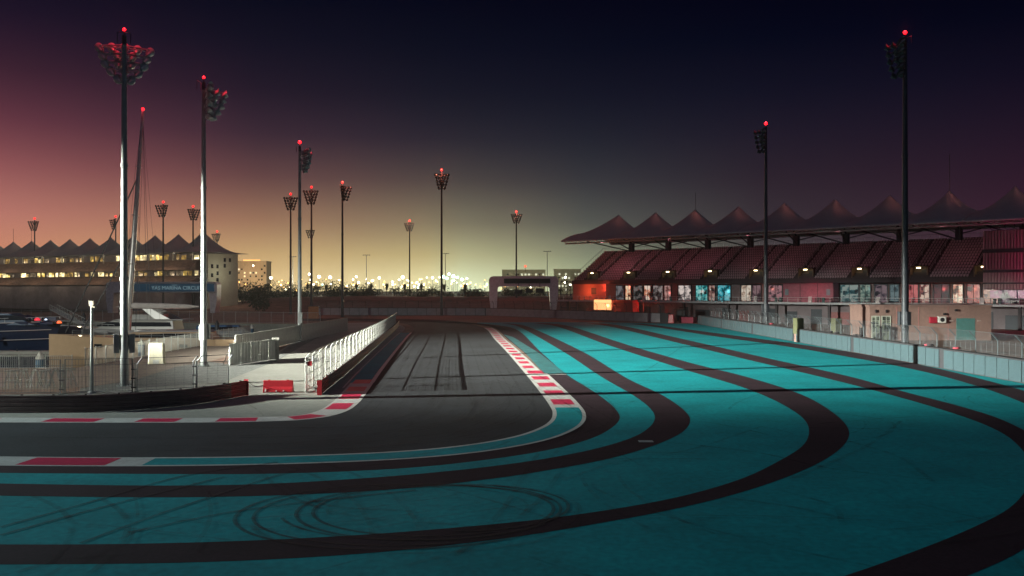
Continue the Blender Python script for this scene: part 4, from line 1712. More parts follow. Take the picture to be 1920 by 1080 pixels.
panel_barrier('long barrier of pale blue-grey panels along the right edge of the teal run-off', wall_a, wall_b, 1.95, 1.92, barrier_panel, barrier_dark, .9)
for t in [bpy.data.objects['panel_barrier']]:
    pass
fr_path = [Vector((46.0, 203, 0)), Vector((46.3, 40, 0))]
catch_fence('catch_fence', 'grey wire catch fence with cranked tops behind the long panelled barrier', resample(fr_path, step=1.0), 3.8, .75, 3.9,
            mat('fence_post_bluegrey', (.10, .12, .13), .5, .3), fence_wire_grey, 'wire catch fences', -1, .055, True, wire_r=.010, cell=.9)
# debris on the top of the barrier: loose tyres and bags
rng = random.Random(21)
for i in range(9):
    y = rng.uniform(75, 150)
    t = thing('tyre', '', 'tyre', (44.0 + rng.uniform(-.2, .3), y, 1.985), rng.uniform(0, 3))
    sh = Shape()
    sh.lathe([(.20, 0), (.33, .02), (.36, .10), (.33, .19), (.20, .21), (.17, .10), (.20, 0)], 14)
    sh.build('tyre_body', mat('old_tyre', (.03, .025, .028), .8) if i % 3 else mat('painted_tyre', (.30, .04, .06), .6), t, smooth=True)
    t['seq'] = 'tyre'
    t['along'] = -y

# far barrier and fence
fa, fb = Vector((-62, 272, 0)), Vector((-8, 268, 0))
fc = ground_at(1253, 605.5)
panel_barrier('far grey barrier across the end of the run-off below the start gantry', Vector((-8, 268, 0)), fc, 2.3, 3.0, far_barrier, barrier_dark, .8, 99)
panel_barrier('far grey barrier at the end of the straight, nearer the marina', fa, fb, 2.3, 3.0, far_barrier, barrier_dark, .8, 99)
ff = [Vector((-62, 274.5, 0)), Vector((-8, 270.5, 0)), fc + Vector((1.5, 2, 0))]
catch_fence('catch_fence', 'far dark catch fence above the grey barrier across the end of the run-off', smooth_path(ff, 2.0), 4.4, .7, 4.0, dark_metal, fence_wire_dark, 'wire catch fences', -1, .06, False, foot=False)
# red block and dark gap beside it
c = ground_at(1259, 606)
t = thing('red_barrier_block', 'upright red plastic block at the end of the far grey barrier', 'barrier', c, -.5)
sh = Shape()
sh.hexa([(-.7, -.5, 0), (.7, -.5, 0), (.7, .5, 0), (-.7, .5, 0), (-.6, -.4, 2.1), (.6, -.4, 2.1), (.6, .4, 2.1), (-.6, .4, 2.1)])
sh.build('block_body', signal_red, t, bevel=.12)
sh = Shape()
sh.lathe([(.16, 2.1), (.16, 2.22), (0, 2.22)], 10)
sh.build('filler_cap', dark_metal, t)
c = ground_at(1290, 605.5)
t = thing('storage_box', 'low maroon storage box in the gap beside the upright red block', 'box', c, -.75)
sh = Shape()
sh.span((-1.9, -.8, 0), (1.9, .8, 1.3))
sh.build('box_body', mat('maroon_plastic', (.22, .015, .04), .5), t, bevel=.04)
sh = Shape()
sh.span((-1.95, -.85, 1.3), (1.95, .85, 1.42))
sh.build('lid', mat('maroon_plastic', (.22, .015, .04), .5), t, bevel=.03)
c = ground_at(1276, 604)
t = thing('marshal_post', 'dark marshal shelter standing in the gap behind the upright red block', 'shelter', c + Vector((0, 1.5, 0)), -.6)
sh = Shape()
for x in (-1.1, 1.1):
    for y in (-.8, .8):
        sh.tube([(x, y, 0), (x, y, 3.0)], .06, 6)
sh.span((-1.1, .78, .2), (1.1, .84, 2.9))
sh.build('shelter_frame', dark_metal, t)
sh = Shape()
sh.hexa([(-1.35, -1.1, 3.0), (1.35, -1.1, 3.0), (1.35, 1.1, 3.15), (-1.35, 1.1, 3.15), (-1.35, -1.1, 3.1), (1.35, -1.1, 3.1), (1.35, 1.1, 3.25), (-1.35, 1.1, 3.25)])
sh.build('shelter_roof', dark_metal, t)

# ------------------------------------------------------------------ red water barrier
c = ground_at(522, 735.5)
t = thing('water_barrier', 'red plastic water-filled barrier block across the opening between the two guard rails', 'barrier', c, R(2))
sh = Shape()
prof = [(-.30, 0.06), (-.26, .28), (-.14, .46), (-.12, .92), (.12, .92), (.14, .46), (.26, .28), (.30, .06)]
n = len(prof)
w = 1.13
vs = [(-w, y, z) for y, z in prof] + [(w, y, z) for y, z in prof]
fs = [(i, (i + 1) % n, n + (i + 1) % n, n + i) for i in range(n)] + [tuple(range(n - 1, -1, -1)), tuple(range(n, 2 * n))]
sh.add(vs, fs)
for x in (-.9, -.3, .3, .9):
    sh.span((x - .22, -.27, 0), (x + .22, .27, .07))
sh.build('barrier_body', signal_red, t, bevel=.03)
sh = Shape()
for x in (-.7, .7):
    sh.lathe([(.09, .92), (.09, .97), (0, .97)], 10, Matrix.Translation((x, 0, 0)))
sh.build('filler_cap', signal_red, t)
sh = Shape()
for x in (-.92, -.1, .45):
    sh.span((x - .05, -.315, .08), (x + .05, -.30, .2 if x > -.5 else .32))
sh.build('reflector', white_paint, t)
t = thing('chain', 'thin slack chain from the red guard rail end to the red water barrier', 'chain', ground_at(462, 742))
a, b_ = ground_at(462, 742) + Vector((0, 0, 1.12)), c + Vector((-1.13, 0, .55))
sh = Shape()
sh.tube([a.lerp(b_, f) - Vector((0, 0, .25 * math.sin(math.pi * f))) for f in [i / 10 for i in range(11)]], .02, 5)
sh.build('chain_links', dark_metal, t, world=True)

# ------------------------------------------------------------------ dark bar fence and framed gates by the near guard rail
bar_m = mat('dark_bar_steel', (.10, .105, .11), .5, .4)


def bar_fence(label, p0, p1, height, bars, cranks=False, mesh=False):
    d = p1 - p0
    L = d.length
    t = thing('bar_fence' if not mesh else 'gate_frame', label, 'fence' if not mesh else 'gate', p0, math.atan2(d.y, d.x), 'dark fence bays behind the near guard rail')
    for x in (0, L):
        sh = Shape()
        hc = height - (.45 if cranks else 0)
        sh.tube([(x, 0, 0), (x, 0, hc)], .05, 6)
        if cranks:
            sh.tube([(x, 0, hc), (x + (.32 if x == 0 else .32) * (1 if cranks == 1 else -1 if x == 0 else 1), -.25, height)], .045, 6)
        sh.box((x, 0, .03), (.28, .28, .06))
        sh.build('post', bar_m, t)
    sh = Shape()
    for z in ((.15, height - .45, height) if not mesh else (.12, height - .55)):
        sh.tube([(0, 0, z), (L, 0, z)], .025, 6)
    if mesh:
        sh.tube([(.32, -.25, height), (L + .32, -.25, height)], .025, 6)
    sh.build('frame_rail', bar_m, t)
    sh = Shape()
    if bars:
        n = int(L / bars)
        for i in range(1, n):
            sh.tube([(L * i / n, 0, .15), (L * i / n, 0, height)], .013, 4)
        for z in (.5, .9, 1.3, 1.75):
            sh.tube([(0, .01, z), (L, .01, z)], .007, 4)
        sh.build('bars', bar_m, t)
    else:
        k = max(2, int(L / .62))
        for i in range(1, k):
            sh.tube([(L * i / k, 0, .12), (L * i / k, 0, height - .5)], .010, 4, slot=0)
        z = .35
        while z < height - .6:
            sh.tube([(0, 0, z), (L, 0, z)], .006, 4, slot=0)
            z += .2
        sh.add([(0, .004, .12), (L, .004, .12), (L, .004, height - .55), (0, .004, height - .55)], [(0, 1, 2, 3)], 1)
        sh.build('mesh_panel', [bar_m, fence_wire_dark], t)
    return t


q = [ground_at(x, y) for x, y in [(-150, 741), (-20, 740.5), (113, 739.5), (122, 739), (248, 736), (257, 735), (362, 729), (369, 728.5), (428, 725)]]
bar_fence('dark bar fence bay at the left edge, in front of the white trestles', q[0], q[1], 2.62, .23)
bar_fence('dark bar fence bay before the white trestles, ending at the double post', q[1], q[2], 2.62, .23)
bar_fence('dark bar fence bay with the camera post standing behind it', q[3], q[4], 2.62, .23)
bar_fence('framed wire gate with both corner arms bent inward, in front of the gravel', q[5], q[6], 2.62, 0, 1, True)
bar_fence('narrow framed wire gate with a raised bent arm, closest to the red rail end', q[7], q[8], 2.62, 0, 1, True)
# tall twin posts that tie the bays
for px, py, lab in ((117, 740, 'dark bolted twin post between the two bar fence bays'), (252, 736, 'dark bolted twin post between the bar fence and the wire gate'),
                    (366, 729, 'dark bolted twin post between the two wire gates')):
    c = ground_at(px, py)
    t = thing('twin_post', lab, 'post', c, 0, 'twin posts between the fence bays')
    sh = Shape()
    for x in (-.10, .10):
        sh.tube([(x, -.1, 0), (x, -.1, 2.3)], .045, 6)
    sh.build('post', bar_m, t)
    for z in (.4, 1.1, 1.8):
        sh = Shape()
        sh.box((0, -.1, z), (.36, .14, .10))
        sh.build('clamp', dark_metal, t)

# ------------------------------------------------------------------ white hoarding, barrier screens, quay railing
def hoarding(label, pts, h, gap, m, name='hoarding', lean=0.0):
    path = smooth_path(pts, .5)
    s = lengths(path)
    L = s[-1]
    n = max(2, int(L / gap))
    t = thing(name, label, 'hoarding', path[0], 0, 'white site screens beside the marina')
    for i in range(n):
        a, b_ = point_on(path, s, L * i / n), point_on(path, s, L * (i + 1) / n - .03)
        d = b_ - a
        sh = Shape()
        ln = d.length
        # ribbed sheet
        k = max(2, int(ln / .25))
        for j in range(k):
            x0, x1 = ln * j / k, ln * (j + 1) / k
            y = .02 if j % 2 else 0.0
            sh.span((x0, y - .02, .06), (x1, y + .02, h))
        sh.span((0, -.05, h), (ln, .06, h + .06))
        o = sh.build('screen_panel', m, t)
        o.location = a - t.location
        o.rotation_euler = (0, 0, math.atan2(d.y, d.x))
        st = Shape()
        st.tube([(0, .08, 0), (0, .08, h)], .045, 6)
        st.tube([(0, .9, 0), (0, .08, h * .8)], .035, 6)
        st.build('support', steel, o)
    return t


ho = [ground_at(442, 668), ground_at(500, 656), ground_at(560, 641), ground_at(610, 629), ground_at(652, 620)]
hoarding('long ribbed white hoarding between the marina and the service road', ho, 2.45, 2.4, white_panel)
sc = [ground_at(431, 686), ground_at(448, 684), ground_at(478, 680), ground_at(505, 676), ground_at(519, 674)]
hoarding('short bowed white screen in front of the long hoarding, scuffed dark at its foot', sc, 2.25, 1.5, white_panel, 'barrier_screen')
c = ground_at(517, 674)
t = thing('concrete_pillar', 'pale concrete gate pillar at the end of the bowed white screen', 'pillar', c, .25)
sh = Shape()
sh.span((-.36, -.36, 0), (.36, .36, 2.35))
sh.span((-.42, -.42, 2.35), (.42, .42, 2.45))
sh.build('pillar_shaft', concrete, t, bevel=.03)
sh = Shape()
sh.span((-.60, -.40, .1), (-.37, -.30, .8))
sh.build('patch_plate', mat('rust_plate', (.30, .12, .07), .8), t)
c = ground_at(294, 683)
t = thing('concrete_block', 'cream rounded concrete block in line with the quay railing', 'block', c, .2)
sh = Shape()
sh.hexa([(-.85, -.5, 0), (.85, -.5, 0), (.85, .5, 0), (-.85, .5, 0), (-.75, -.42, 2.25), (.75, -.42, 2.25), (.75, .42, 2.25), (-.75, .42, 2.25)])
sh.build('block_body', mat('cream_concrete', (.55, .52, .40), .8), t, bevel=.14)
sh = Shape()
sh.span((-.3, -.52, .1), (.3, -.49, .5))
sh.build('access_plate', steel, t)

rail_white = mat('white_rail_paint', (.44, .45, .42), .45)


def quay_railing(label, pts, h=1.35, gap=2.2, bar=.16, m=rail_white):
    path = smooth_path(pts, .5)
    s = lengths(path)
    L = s[-1]
    n = max(1, int(L / gap))
    t = thing('railing', label, 'railing', path[0], 0, 'white railings round the marina')
    for i in range(n + 1):
        p = point_on(path, s, L * i / n)
        sh = Shape()
        sh.tube([(p.x, p.y, 0), (p.x, p.y, h + .12)], .05, 6)
        sh.build('post', m, t, world=True)
        if i < n:
            b_ = point_on(path, s, L * (i + 1) / n)
            sh = Shape()
            for z in (.12, h):
                sh.tube([(p.x, p.y, z), (b_.x, b_.y, z)], .03, 5)
            k = int((b_ - p).length / bar)
            for j in range(1, k):
                q_ = p.lerp(b_, j / k)
                sh.tube([(q_.x, q_.y, .12), (q_.x, q_.y, h)], .016, 4)
            sh.build('bars', m, t, world=True)
    return t


quay_railing('white bar railing along the quay edge beside the cream yacht', [Vector((-43.4, 89.5, 0)), Vector((-43.4, 110, 0)), Vector((-43.4, 146, 0))], 1.9)
quay_railing('white bar railing along the near quay in front of the dark blue yacht', [Vector((-43.8, 87.6, 0)), Vector((-62, 87.2, 0)), Vector((-96, 87.0, 0))], 1.3, 2.6, .2)
quay_railing('far grey railing along the opposite quay of the marina', [Vector((-44, 202, 0)), Vector((-110, 223, 0)), Vector((-180, 245, 0))], 2.6, 3.2, .32, mat('grey_rail_paint', (.38, .40, .41), .5))
# white trestles on the near quay
for i, (px, py) in enumerate(((22, 727), (44, 726), (66, 726), (86, 726), (104, 725), (128, 724))):
    c = ground_at(px, py)
    t = thing('trestle', '', 'trestle', c, R(20 * ((i * 7) % 5 - 2)))
    t['seq'] = 'trestle'
    t['along'] = px
    sh = Shape()
    for y in (-.45, .45):
        sh.tube([(-.5, y, 0), (-.12, y * .4, 1.35)], .045, 6)
        sh.tube([(.5, y, 0), (.12, y * .4, 1.35)], .045, 6)
    sh.build('legs', rail_white, t)
    sh = Shape()
    sh.tube([(0, -.55, 1.38), (0, .55, 1.38)], .06, 6)
    sh.tube([(-.34, -.3, .6), (-.34, .3, .6)], .03, 5)
    sh.tube([(.34, -.3, .6), (.34, .3, .6)], .03, 5)
    sh.build('crossbar', rail_white, t)

# ------------------------------------------------------------------ mooring piles
pile_blue = mat('pile_blue_sleeve', (.04, .10, .17), .5)
pile_dark = mat('pile_dark_sleeve', (.02, .03, .05), .5)


def pile(px, d, top, w, label, dark=False):
    x = (px - 960) / FOCAL * d
    zt = EYE + (HORIZON - top) / FOCAL * d
    t = thing('mooring_pile', label, 'pile', (x, d, -3.1), 0, 'mooring piles with conical caps')
    sh = Shape()
    sh.lathe([(w, 0), (w, zt + 3.1 - w * 1.9), (0, zt + 3.1 - w * 1.9)], 14)
    sh.build('pile_shaft', pile_dark if dark else pile_blue, t, smooth=True)
    sh = Shape()
    sh.lathe([(w * 1.12, zt + 3.1 - w * 2.0), (w * 1.12, zt + 3.1 - w * 1.75), (0.02, zt + 3.1), (0, zt + 3.1)], 14)
    sh.build('cap', dark_metal if dark else mat('pile_white_cap', (.62, .60, .54), .5), t, smooth=True)


pile(75, 92, 658, .42, 'blue mooring pile with white cone cap behind the bar fence and trestles')
pile(265, 118, 634, .42, 'blue mooring pile with white cone cap against the cream hull, by the concrete block')
pile(399, 150, 618, .40, 'blue mooring pile with pale cone cap right of the mast with twin boxes')
pile(407, 152, 600, .36, 'tall black mooring pile beside the blue-covered boat', True)
pile(472, 165, 608, .40, 'dark mooring pile with grey cap behind the white hoarding')
pile(157, 176, 585, .45, 'black mooring pile near the foot of the white gangway', True)

# ------------------------------------------------------------------ yachts
def hull_shape(L, B, fb, fb_bow, flare=.25, stern=.85, plumb=True, n=26, z0=-.5):
    """Bow at +x. Stations from stern to stem, each a V-ish section."""
    sh = Shape()
    rings = []
    m = 9
    for i in range(n + 1):
        u = i / n
        half = B / 2 * (stern + (1 - stern) * math.sin(min(1, u * 2) * math.pi / 2)) * (1 - max(0, (u - .42) / .58) ** 2.1)
        half = max(half, .03)
        top = fb + (fb_bow - fb) * u ** 2
        rake = (0 if plumb else 1.6)
        ring = []
        for j in range(m):
            v = j / (m - 1)
            z = z0 + (top - z0) * v
            w = half * ((1 - flare * (1 - v)) if v > .12 else (1 - flare) * (.55 + .45 * v / .12))
            if u > .6:
                w *= 1 - (1 - v) * .45 * (u - .6) / .4
            x = L * u - (1 - v) * rake * max(0, (u - .6) / .4) * 1.2
            ring.append((x, w, z))
        rings.append(ring)
    for side in (1, -1):
        vs = [(x, w * side, z) for ring in rings for x, w, z in ring]
        fs = []
        for i in range(n):
            for j in range(m - 1):
                fs.append((i * m + j, i * m + j + 1, (i + 1) * m + j + 1, (i + 1) * m + j))
        sh.add(vs, fs)
    # deck and transom
    dv, df = [], []
    for ring in rings:
        x, w, z = ring[-1]
        dv += [(x, w, z - .06), (x, -w, z - .06)]
    for i in range(n):
        df.append((2 * i, 2 * i + 1, 2 * i + 3, 2 * i + 2))
    sh.add(dv, df)
    r0 = rings[0]
    tv = [(x, w, z) for x, w, z in r0] + [(x, -w, z) for x, w, z in r0]
    sh.add(tv, [(j, j + 1, m + j + 1, m + j) for j in range(m - 1)])
    return sh


def cabin(sh, x0, x1, w0, w1, z0, z1, rake_aft=.3, rake_fwd=1.0, slot=None):
    """Deckhouse: x0 aft, x1 forward; tapers upward with raked ends."""
    return sh.hexa([(x0, -w0, z0), (x1, -w0 * .8, z0), (x1, w0 * .8, z0), (x0, w0, z0),
                    (x0 + rake_aft, -w1, z1), (x1 - rake_fwd, -w1 * .75, z1), (x1 - rake_fwd, w1 * .75, z1), (x0 + rake_aft, w1, z1)], slot)


WATER = -1.6
yacht_cream = mat('cream_hull_paint', (.42, .29, .18), .3, var=.05, coat=.4)
yacht_white = mat('white_gelcoat', (.40, .40, .38), .3, var=.05, coat=.4)
yacht_grey = mat('grey_gelcoat', (.36, .35, .35), .3, var=.05, coat=.4)
yacht_navy = mat('navy_hull_paint', (.012, .02, .045), .2, var=.05, coat=.5)
teak = mat('teak_deck', (.26, .17, .10), .6)
rope_m = mat('rigging_wire', (.03, .03, .035), .5)

# cream sailing yacht, bow to the left
LS = 29.0
bx = (92 - 960) / FOCAL * 126
t = thing('sailing_yacht', 'big cream sailing yacht with tall raked mast, furled sails and white boom', 'yacht', (bx + LS, 126.0, WATER), R(180))
hull_shape(LS, 6.4, 2.5, 3.15, .18, .8).build('hull', yacht_cream, t, smooth=True)
hull = [c for c in t.children if c.name.startswith('hull')][0]
for x in (8.6, 13.0, 16.2, 17.3, 20.9):
    sh = Shape()
    w = .36 if x in (13.0,) else .55
    k = 3.2 * (1 - max(0, (x / LS - .42) / .58) ** 2.1)
    for sgn in (1, -1):
        sh.box((x, sgn * (k - .03) * .985, 1.62), (w * 2, .10, .46), -sgn * .03 if x < 16 else -sgn * .12)
    sh.build('porthole', glass_dark, hull)
sh = Shape()
cabin(sh, 5.2, 20.5, 2.3, 1.9, 2.4, 3.55, .6, 4.4)
sh.build('deckhouse', yacht_cream, t, bevel=.12)
sh = Shape()
cabin(sh, 6.2, 19.2, 2.26, 2.0, 2.72, 3.32, .4, 3.2)
sh.build('deckhouse_windows', glass_dark, t)
sh = Shape()
cabin(sh, 5.6, 17.0, 2.0, 1.7, 3.5, 3.72, .5, 2.2)
sh.build('coachroof', yacht_grey, t, bevel=.06)
# mast: base at pixel 240, head at 268 (raked aft)
dm = 128.0
mb = Vector(((239 - 960) / FOCAL * dm, dm, WATER + 3.6))
mh = at_depth(268, 207, dm)
sh = Shape()
sh.tube([mb, mb.lerp(mh, .5), mh], .50, 12, .20)
mast_o = sh.build('mast', mat('mast_alloy', (.50, .48, .46), .35, .5), t, smooth=True, world=True)
for f in (.3, .52, .74):
    p = mb.lerp(mh, f)
    sh = Shape()
    sh.tube([p + Vector((0, -1.6 * (1 - f * .5), .1)), p, p + Vector((0, 1.6 * (1 - f * .5), .1))], .07, 6)
    sh.build('spreader', steel, mast_o, world=True)
sh = Shape()
sh.lathe([(0, 0), (.16, .06), (.2, .2), (.14, .36), (0, .4)], 10, Matrix.Translation(mh))
sh.build('mast_light', beacon_white, mast_o, world=True, smooth='all')
point_light(mh + Vector((0, -.5, .3)), (1, .04, .07), 60, .1)
bow = Vector((bx + 1.6, 126.0, WATER + 3.3))
sh = Shape()
for pxb, pyb, f, r in ((123, 624, .70, .10), (152, 625, .42, .09)):
    a = at_depth(pxb, pyb, 126)
    sh.tube([a, mb.lerp(mh, f)], r, 6)
sh.build('furled_headsail', rope_m, t, world=True)
sh = Shape()
for pxb, f, r in ((276, .98, .025), (283, .98, .025), (262, .75, .02), (300, .97, .018)):
    a = at_depth(pxb, 600, 128)
    sh.tube([a, mb.lerp(mh, f)], r, 5)
for sg in (-1, 1):
    for f in (.52, .95):
        sh.tube([Vector((mb.x, mb.y + sg * 2.7, WATER + 2.6)), mb.lerp(mh, .52 if f < .6 else .74) + Vector((0, sg * 1.1, 0)), mb.lerp(mh, f)], .022, 5)
sh.build('rigging', rope_m, t, world=True)
# boom with its white cover
sh = Shape()
b0, b1 = at_depth(243, 573, dm), at_depth(373, 575, dm)
pts = [(0, .42), (.06, .55), (.5, .52), (.85, .38), (1.0, .12)]
vs, fs = [], []
for f, r in pts:
    c = b0.lerp(b1, f)
    for k in range(8):
        a = 2 * math.pi * k / 8
        vs.append(c + Vector((0, math.cos(a) * r * .55, math.sin(a) * r * .8)))
for i in range(len(pts) - 1):
    for k in range(8):
        fs.append((i * 8 + k, i * 8 + (k + 1) % 8, (i + 1) * 8 + (k + 1) % 8, (i + 1) * 8 + k))
fs += [tuple(range(7, -1, -1)), tuple(range(32, 40))]
sh.add(vs, fs)
sh.build('boom_cover', mat('sail_cover_canvas', (.42, .38, .36), .8), t, smooth=True, world=True)
sh = Shape()
for x in [1.2 + 1.7 * i for i in range(15)]:
    k = 3.1 * (1 - max(0, (x / LS - .42) / .58) ** 2.1)
    for sg in (-1, 1):
        sh.tube([(x, sg * k, 2.5 + .6 * (x / LS) ** 2), (x, sg * k, 3.3 + .6 * (x / LS) ** 2)], .025, 5)
for sg in (-1, 1):
    for dz in (.45, .8):
        sh.tube([(x, sg * 3.1 * (1 - max(0, (x / LS - .42) / .58) ** 2.1), 2.5 + dz + .6 * (x / LS) ** 2) for x in [1.2 + 1.7 * i for i in range(15)]], .015, 4)
sh.build('lifelines', steel, t)


def motor_yacht(label, bow_px, d, L, B, heading, fb, hull_m, top_m, arch=True, name='motor_yacht', deck2=True, bow_h=1.0, cab=(.18, .72)):
    x = (bow_px - 960) / FOCAL * d
    t = thing(name, label, 'yacht', (0, 0, 0), heading)
    # place the bow at the wanted column
    t.location = (x - L * math.cos(heading), d - L * math.sin(heading), WATER)
    hull_shape(L, B, fb, fb + bow_h, .28, .92, False).build('hull', hull_m, t, smooth=True)
    sh = Shape()
    cabin(sh, L * cab[0], L * cab[1], B * .40, B * .34, fb - .1, fb + 1.75, .3, L * .14)
    sh.build('deckhouse', top_m, t, bevel=.1)
    sh = Shape()
    cabin(sh, L * cab[0] + .5, L * cab[1] - .8, B * .408, B * .362, fb + .75, fb + 1.45, .3, L * .075)
    sh.build('deckhouse_windows', glass_dark, t)
    if deck2:
        sh = Shape()
        cabin(sh, L * .12, L * .58, B * .42, B * .42, fb + 1.75, fb + 1.95, .0, .8)
        cabin(sh, L * .26, L * .52, B * .33, B * .28, fb + 1.95, fb + 2.75, .4, 1.6)
        sh.build('flybridge', top_m, t, bevel=.08)
    if arch:
        sh = Shape()
        for sg in (-1, 1):
            sh.hexa([(L * .20, sg * B * .38 - .12, fb + 1.95), (L * .30, sg * B * .38 - .12, fb + 1.95), (L * .30, sg * B * .38 + .12, fb + 1.95), (L * .20, sg * B * .38 + .12, fb + 1.95),
                     (L * .34, sg * B * .34 - .10, fb + 4.0), (L * .40, sg * B * .34 - .10, fb + 4.0), (L * .40, sg * B * .34 + .10, fb + 4.0), (L * .34, sg * B * .34 + .10, fb + 4.0)])
        sh.hexa([(L * .24, -B * .42, fb + 4.0), (L * .56, -B * .32, fb + 4.0), (L * .56, B * .32, fb + 4.0), (L * .24, B * .42, fb + 4.0),
                 (L * .26, -B * .38, fb + 4.22), (L * .54, -B * .28, fb + 4.22), (L * .54, B * .28, fb + 4.22), (L * .26, B * .38, fb + 4.22)])
        sh.lathe([(.3, fb + 4.22), (.3, fb + 4.35), (.12, fb + 4.6), (0, fb + 4.62)], 10, Matrix.Translation((L * .36, 0, 0)))
        sh.build('radar_arch', top_m, t, bevel=.05)
    sh = Shape()
    n = 12
    P_ = []
    for i in range(n):
        u = .55 + .44 * i / (n - 1)
        k = B / 2 * .95 * (1 - max(0, (u - .42) / .58) ** 2.1)
        P_.append((L * u, k, fb + bow_h * u * u))
    for sg in (-1, 1):
        for (a, k, z) in P_:
            sh.tube([(a, sg * k, z), (a, sg * k, z + .75)], .022, 5)
        sh.tube([(a, sg * k, z + .75) for a, k, z in P_], .028, 5)
    sh.build('bow_rail', steel, t)
    return t


t = motor_yacht('long grey-white motor yacht with arched flybridge, moored behind the cream sailing yacht', 96, 152, 27, 6.2, R(180), 2.5, yacht_grey, yacht_white)
t = motor_yacht('small pale motor cruiser with a raked windscreen, bow toward the mast with twin boxes', 389, 133, 12.5, 4.0, R(-6), 1.7, yacht_white, yacht_white, False, 'motor_cruiser', False, .5, (.1, .66))
t = motor_yacht('dark navy motor yacht with stacked fenders at the left edge of the marina', 116, 138, 30, 7.0, R(4), 4.1, yacht_navy, mat('navy_house', (.03, .06, .11), .3), False, 'motor_yacht', False, .4, (.05, .90))
for nm, z, k in (('rub_rail', 2.9, 1.0), ('rub_rail', 1.5, .93), ('gunwale', 4.15, 1.02)):
    sh = Shape()
    for sg in (-1, 1):
        pts = []
        for i in range(22):
            u = i / 22
            w_ = 3.5 * k * (.92 + .08 * math.sin(min(1, u * 2) * math.pi / 2)) * (1 - max(0, (u - .42) / .58) ** 2.1)
            pts.append((30 * u, sg * w_, z + .4 * u * u))
        sh.tube(pts, .06, 5)
    sh.build(nm, yacht_grey, t)
for i in range(7):
    sh = Shape()
    sh.tube([(3 + 3.1 * i, -3.72, 1.5), (3 + 3.1 * i, -3.72, 2.6)], .24, 8)
    sh.build('fender', mat('fender_dark', (.03, .035, .05), .5), t)
# furniture and lights on its upper deck
for i, px in enumerate((44, 90)):
    p = at_depth(px, 592, 136)
    s_ = thing('sun_lounge', ('dark padded sun lounge on the navy yacht deck, nearer the left edge', 'dark padded sun lounge on the navy yacht deck, nearer the red lamp')[i], 'seat', (p.x, p.y, WATER + 4.12), 0)
    sh = Shape()
    sh.span((-1.0, -.6, 0), (1.0, .6, .45))
    sh.build('seat', yacht_navy, s_, bevel=.08)
    sh = Shape()
    sh.hexa([(-1.0, .45, .45), (1.0, .45, .45), (1.0, .6, .45), (-1.0, .6, .45), (-1.0, .6, 1.1), (1.0, .6, 1.1), (1.0, .72, 1.1), (-1.0, .72, 1.1)])
    sh.build('backrest', yacht_navy, s_, bevel=.05)
for px, py, c, r, lab, cc in ((70, 601, (1, .03, .06), .42, 'red domed lamp on the navy yacht', .9), (111, 606, (1, .12, .03), .34, 'orange lamp at the stern rail of the navy yacht', 2.0), (86, 600, (.65, .8, 1), .18, 'small white lamp between the red and orange lamps of the navy yacht', 2.5),
                              (344, 623, (1, .06, .02), .30, 'red lamp glowing on the pale motor cruiser', 2.2)):
    p = at_depth(px, py, 134.5 if px < 200 else 131)
    o = thing('deck_lamp', lab, 'lamp', (p.x, p.y, p.z), 0)
    sh = Shape()
    sh.lathe([(r, 0), (r * .95, r * .5), (r * .6, r * .95), (0, r * 1.1)], 12)
    sh.build('lamp_dome', glow('lamp_glow_%d' % px, c, cc), o, smooth='all')
    sh = Shape()
    sh.lathe([(r * 1.1, -.08), (r * 1.1, 0), (0, 0)], 12)
    sh.build('lamp_base', dark_metal, o)
    point_light((p.x, p.y - 1.2, p.z + .4), c, 60, .15)
# blue-covered boat
t = motor_yacht('tarpaulin-covered blue boat behind the white hoarding end', 470, 156, 9.5, 3.2, R(8), 1.5, mat('blue_hull', (.02, .07, .16), .3), mat('blue_tarpaulin', (.02, .09, .22), .7), False, 'covered_boat', False, .5, (.02, .93))
# gangway
a, b_ = at_depth(100, 580, 185), at_depth(152, 607, 172)
d = b_ - a
t = thing('gangway', 'white lattice gangway sloping down to the pontoon behind the navy yacht', 'gangway', a)
sh = Shape()
nrm = Vector((-d.y, d.x, 0)).normalized() * .7
for sg in (-1, 1):
    for h in (0, 1.0):
        sh.tube([a + nrm * sg + Vector((0, 0, h)), b_ + nrm * sg + Vector((0, 0, h))], .06, 5)
    for i in range(10):
        p0, p1 = a.lerp(b_, i / 10), a.lerp(b_, (i + 1) / 10)
        sh.tube([p0 + nrm * sg, p0 + nrm * sg + Vector((0, 0, 1))], .04, 5)
        sh.tube([p0 + nrm * sg, p1 + nrm * sg + Vector((0, 0, 1))], .03, 5)
sh.build('lattice_rail', rail_white, t, world=True)
sh = Shape()
sh.add([a + nrm, a - nrm, b_ - nrm, b_ + nrm, a + nrm - Vector((0, 0, .1)), a - nrm - Vector((0, 0, .1)), b_ - nrm - Vector((0, 0, .1)), b_ + nrm - Vector((0, 0, .1))],
       [(0, 1, 2, 3), (7, 6, 5, 4), (0, 4, 5, 1), (1, 5, 6, 2), (2, 6, 7, 3), (3, 7, 4, 0)])
sh.build('walkway', steel, t, world=True)
# pontoons
for lab, x0, x1, y in (('grey floating pontoon along the cream sailing yacht', -84, -46, 130.8), ('grey floating pontoon behind the navy yacht', -110, -60, 171)):
    t = thing('pontoon', lab, 'pontoon', ((x0 + x1) / 2, y, WATER - .1), 0, 'floating pontoons in the marina')
    w = (x1 - x0) / 2
    sh = Shape()
    sh.span((-w, -1.1, -.2), (w, 1.1, .5))
    sh.build('deck', concrete, t, bevel=.05)
    sh = Shape()
    i = -w + 1
    while i < w:
        sh.tube([(i, -1.0, .5), (i, -1.0, .85)], .09, 6)
        i += 5
    sh.build('bollard', dark_metal, t)

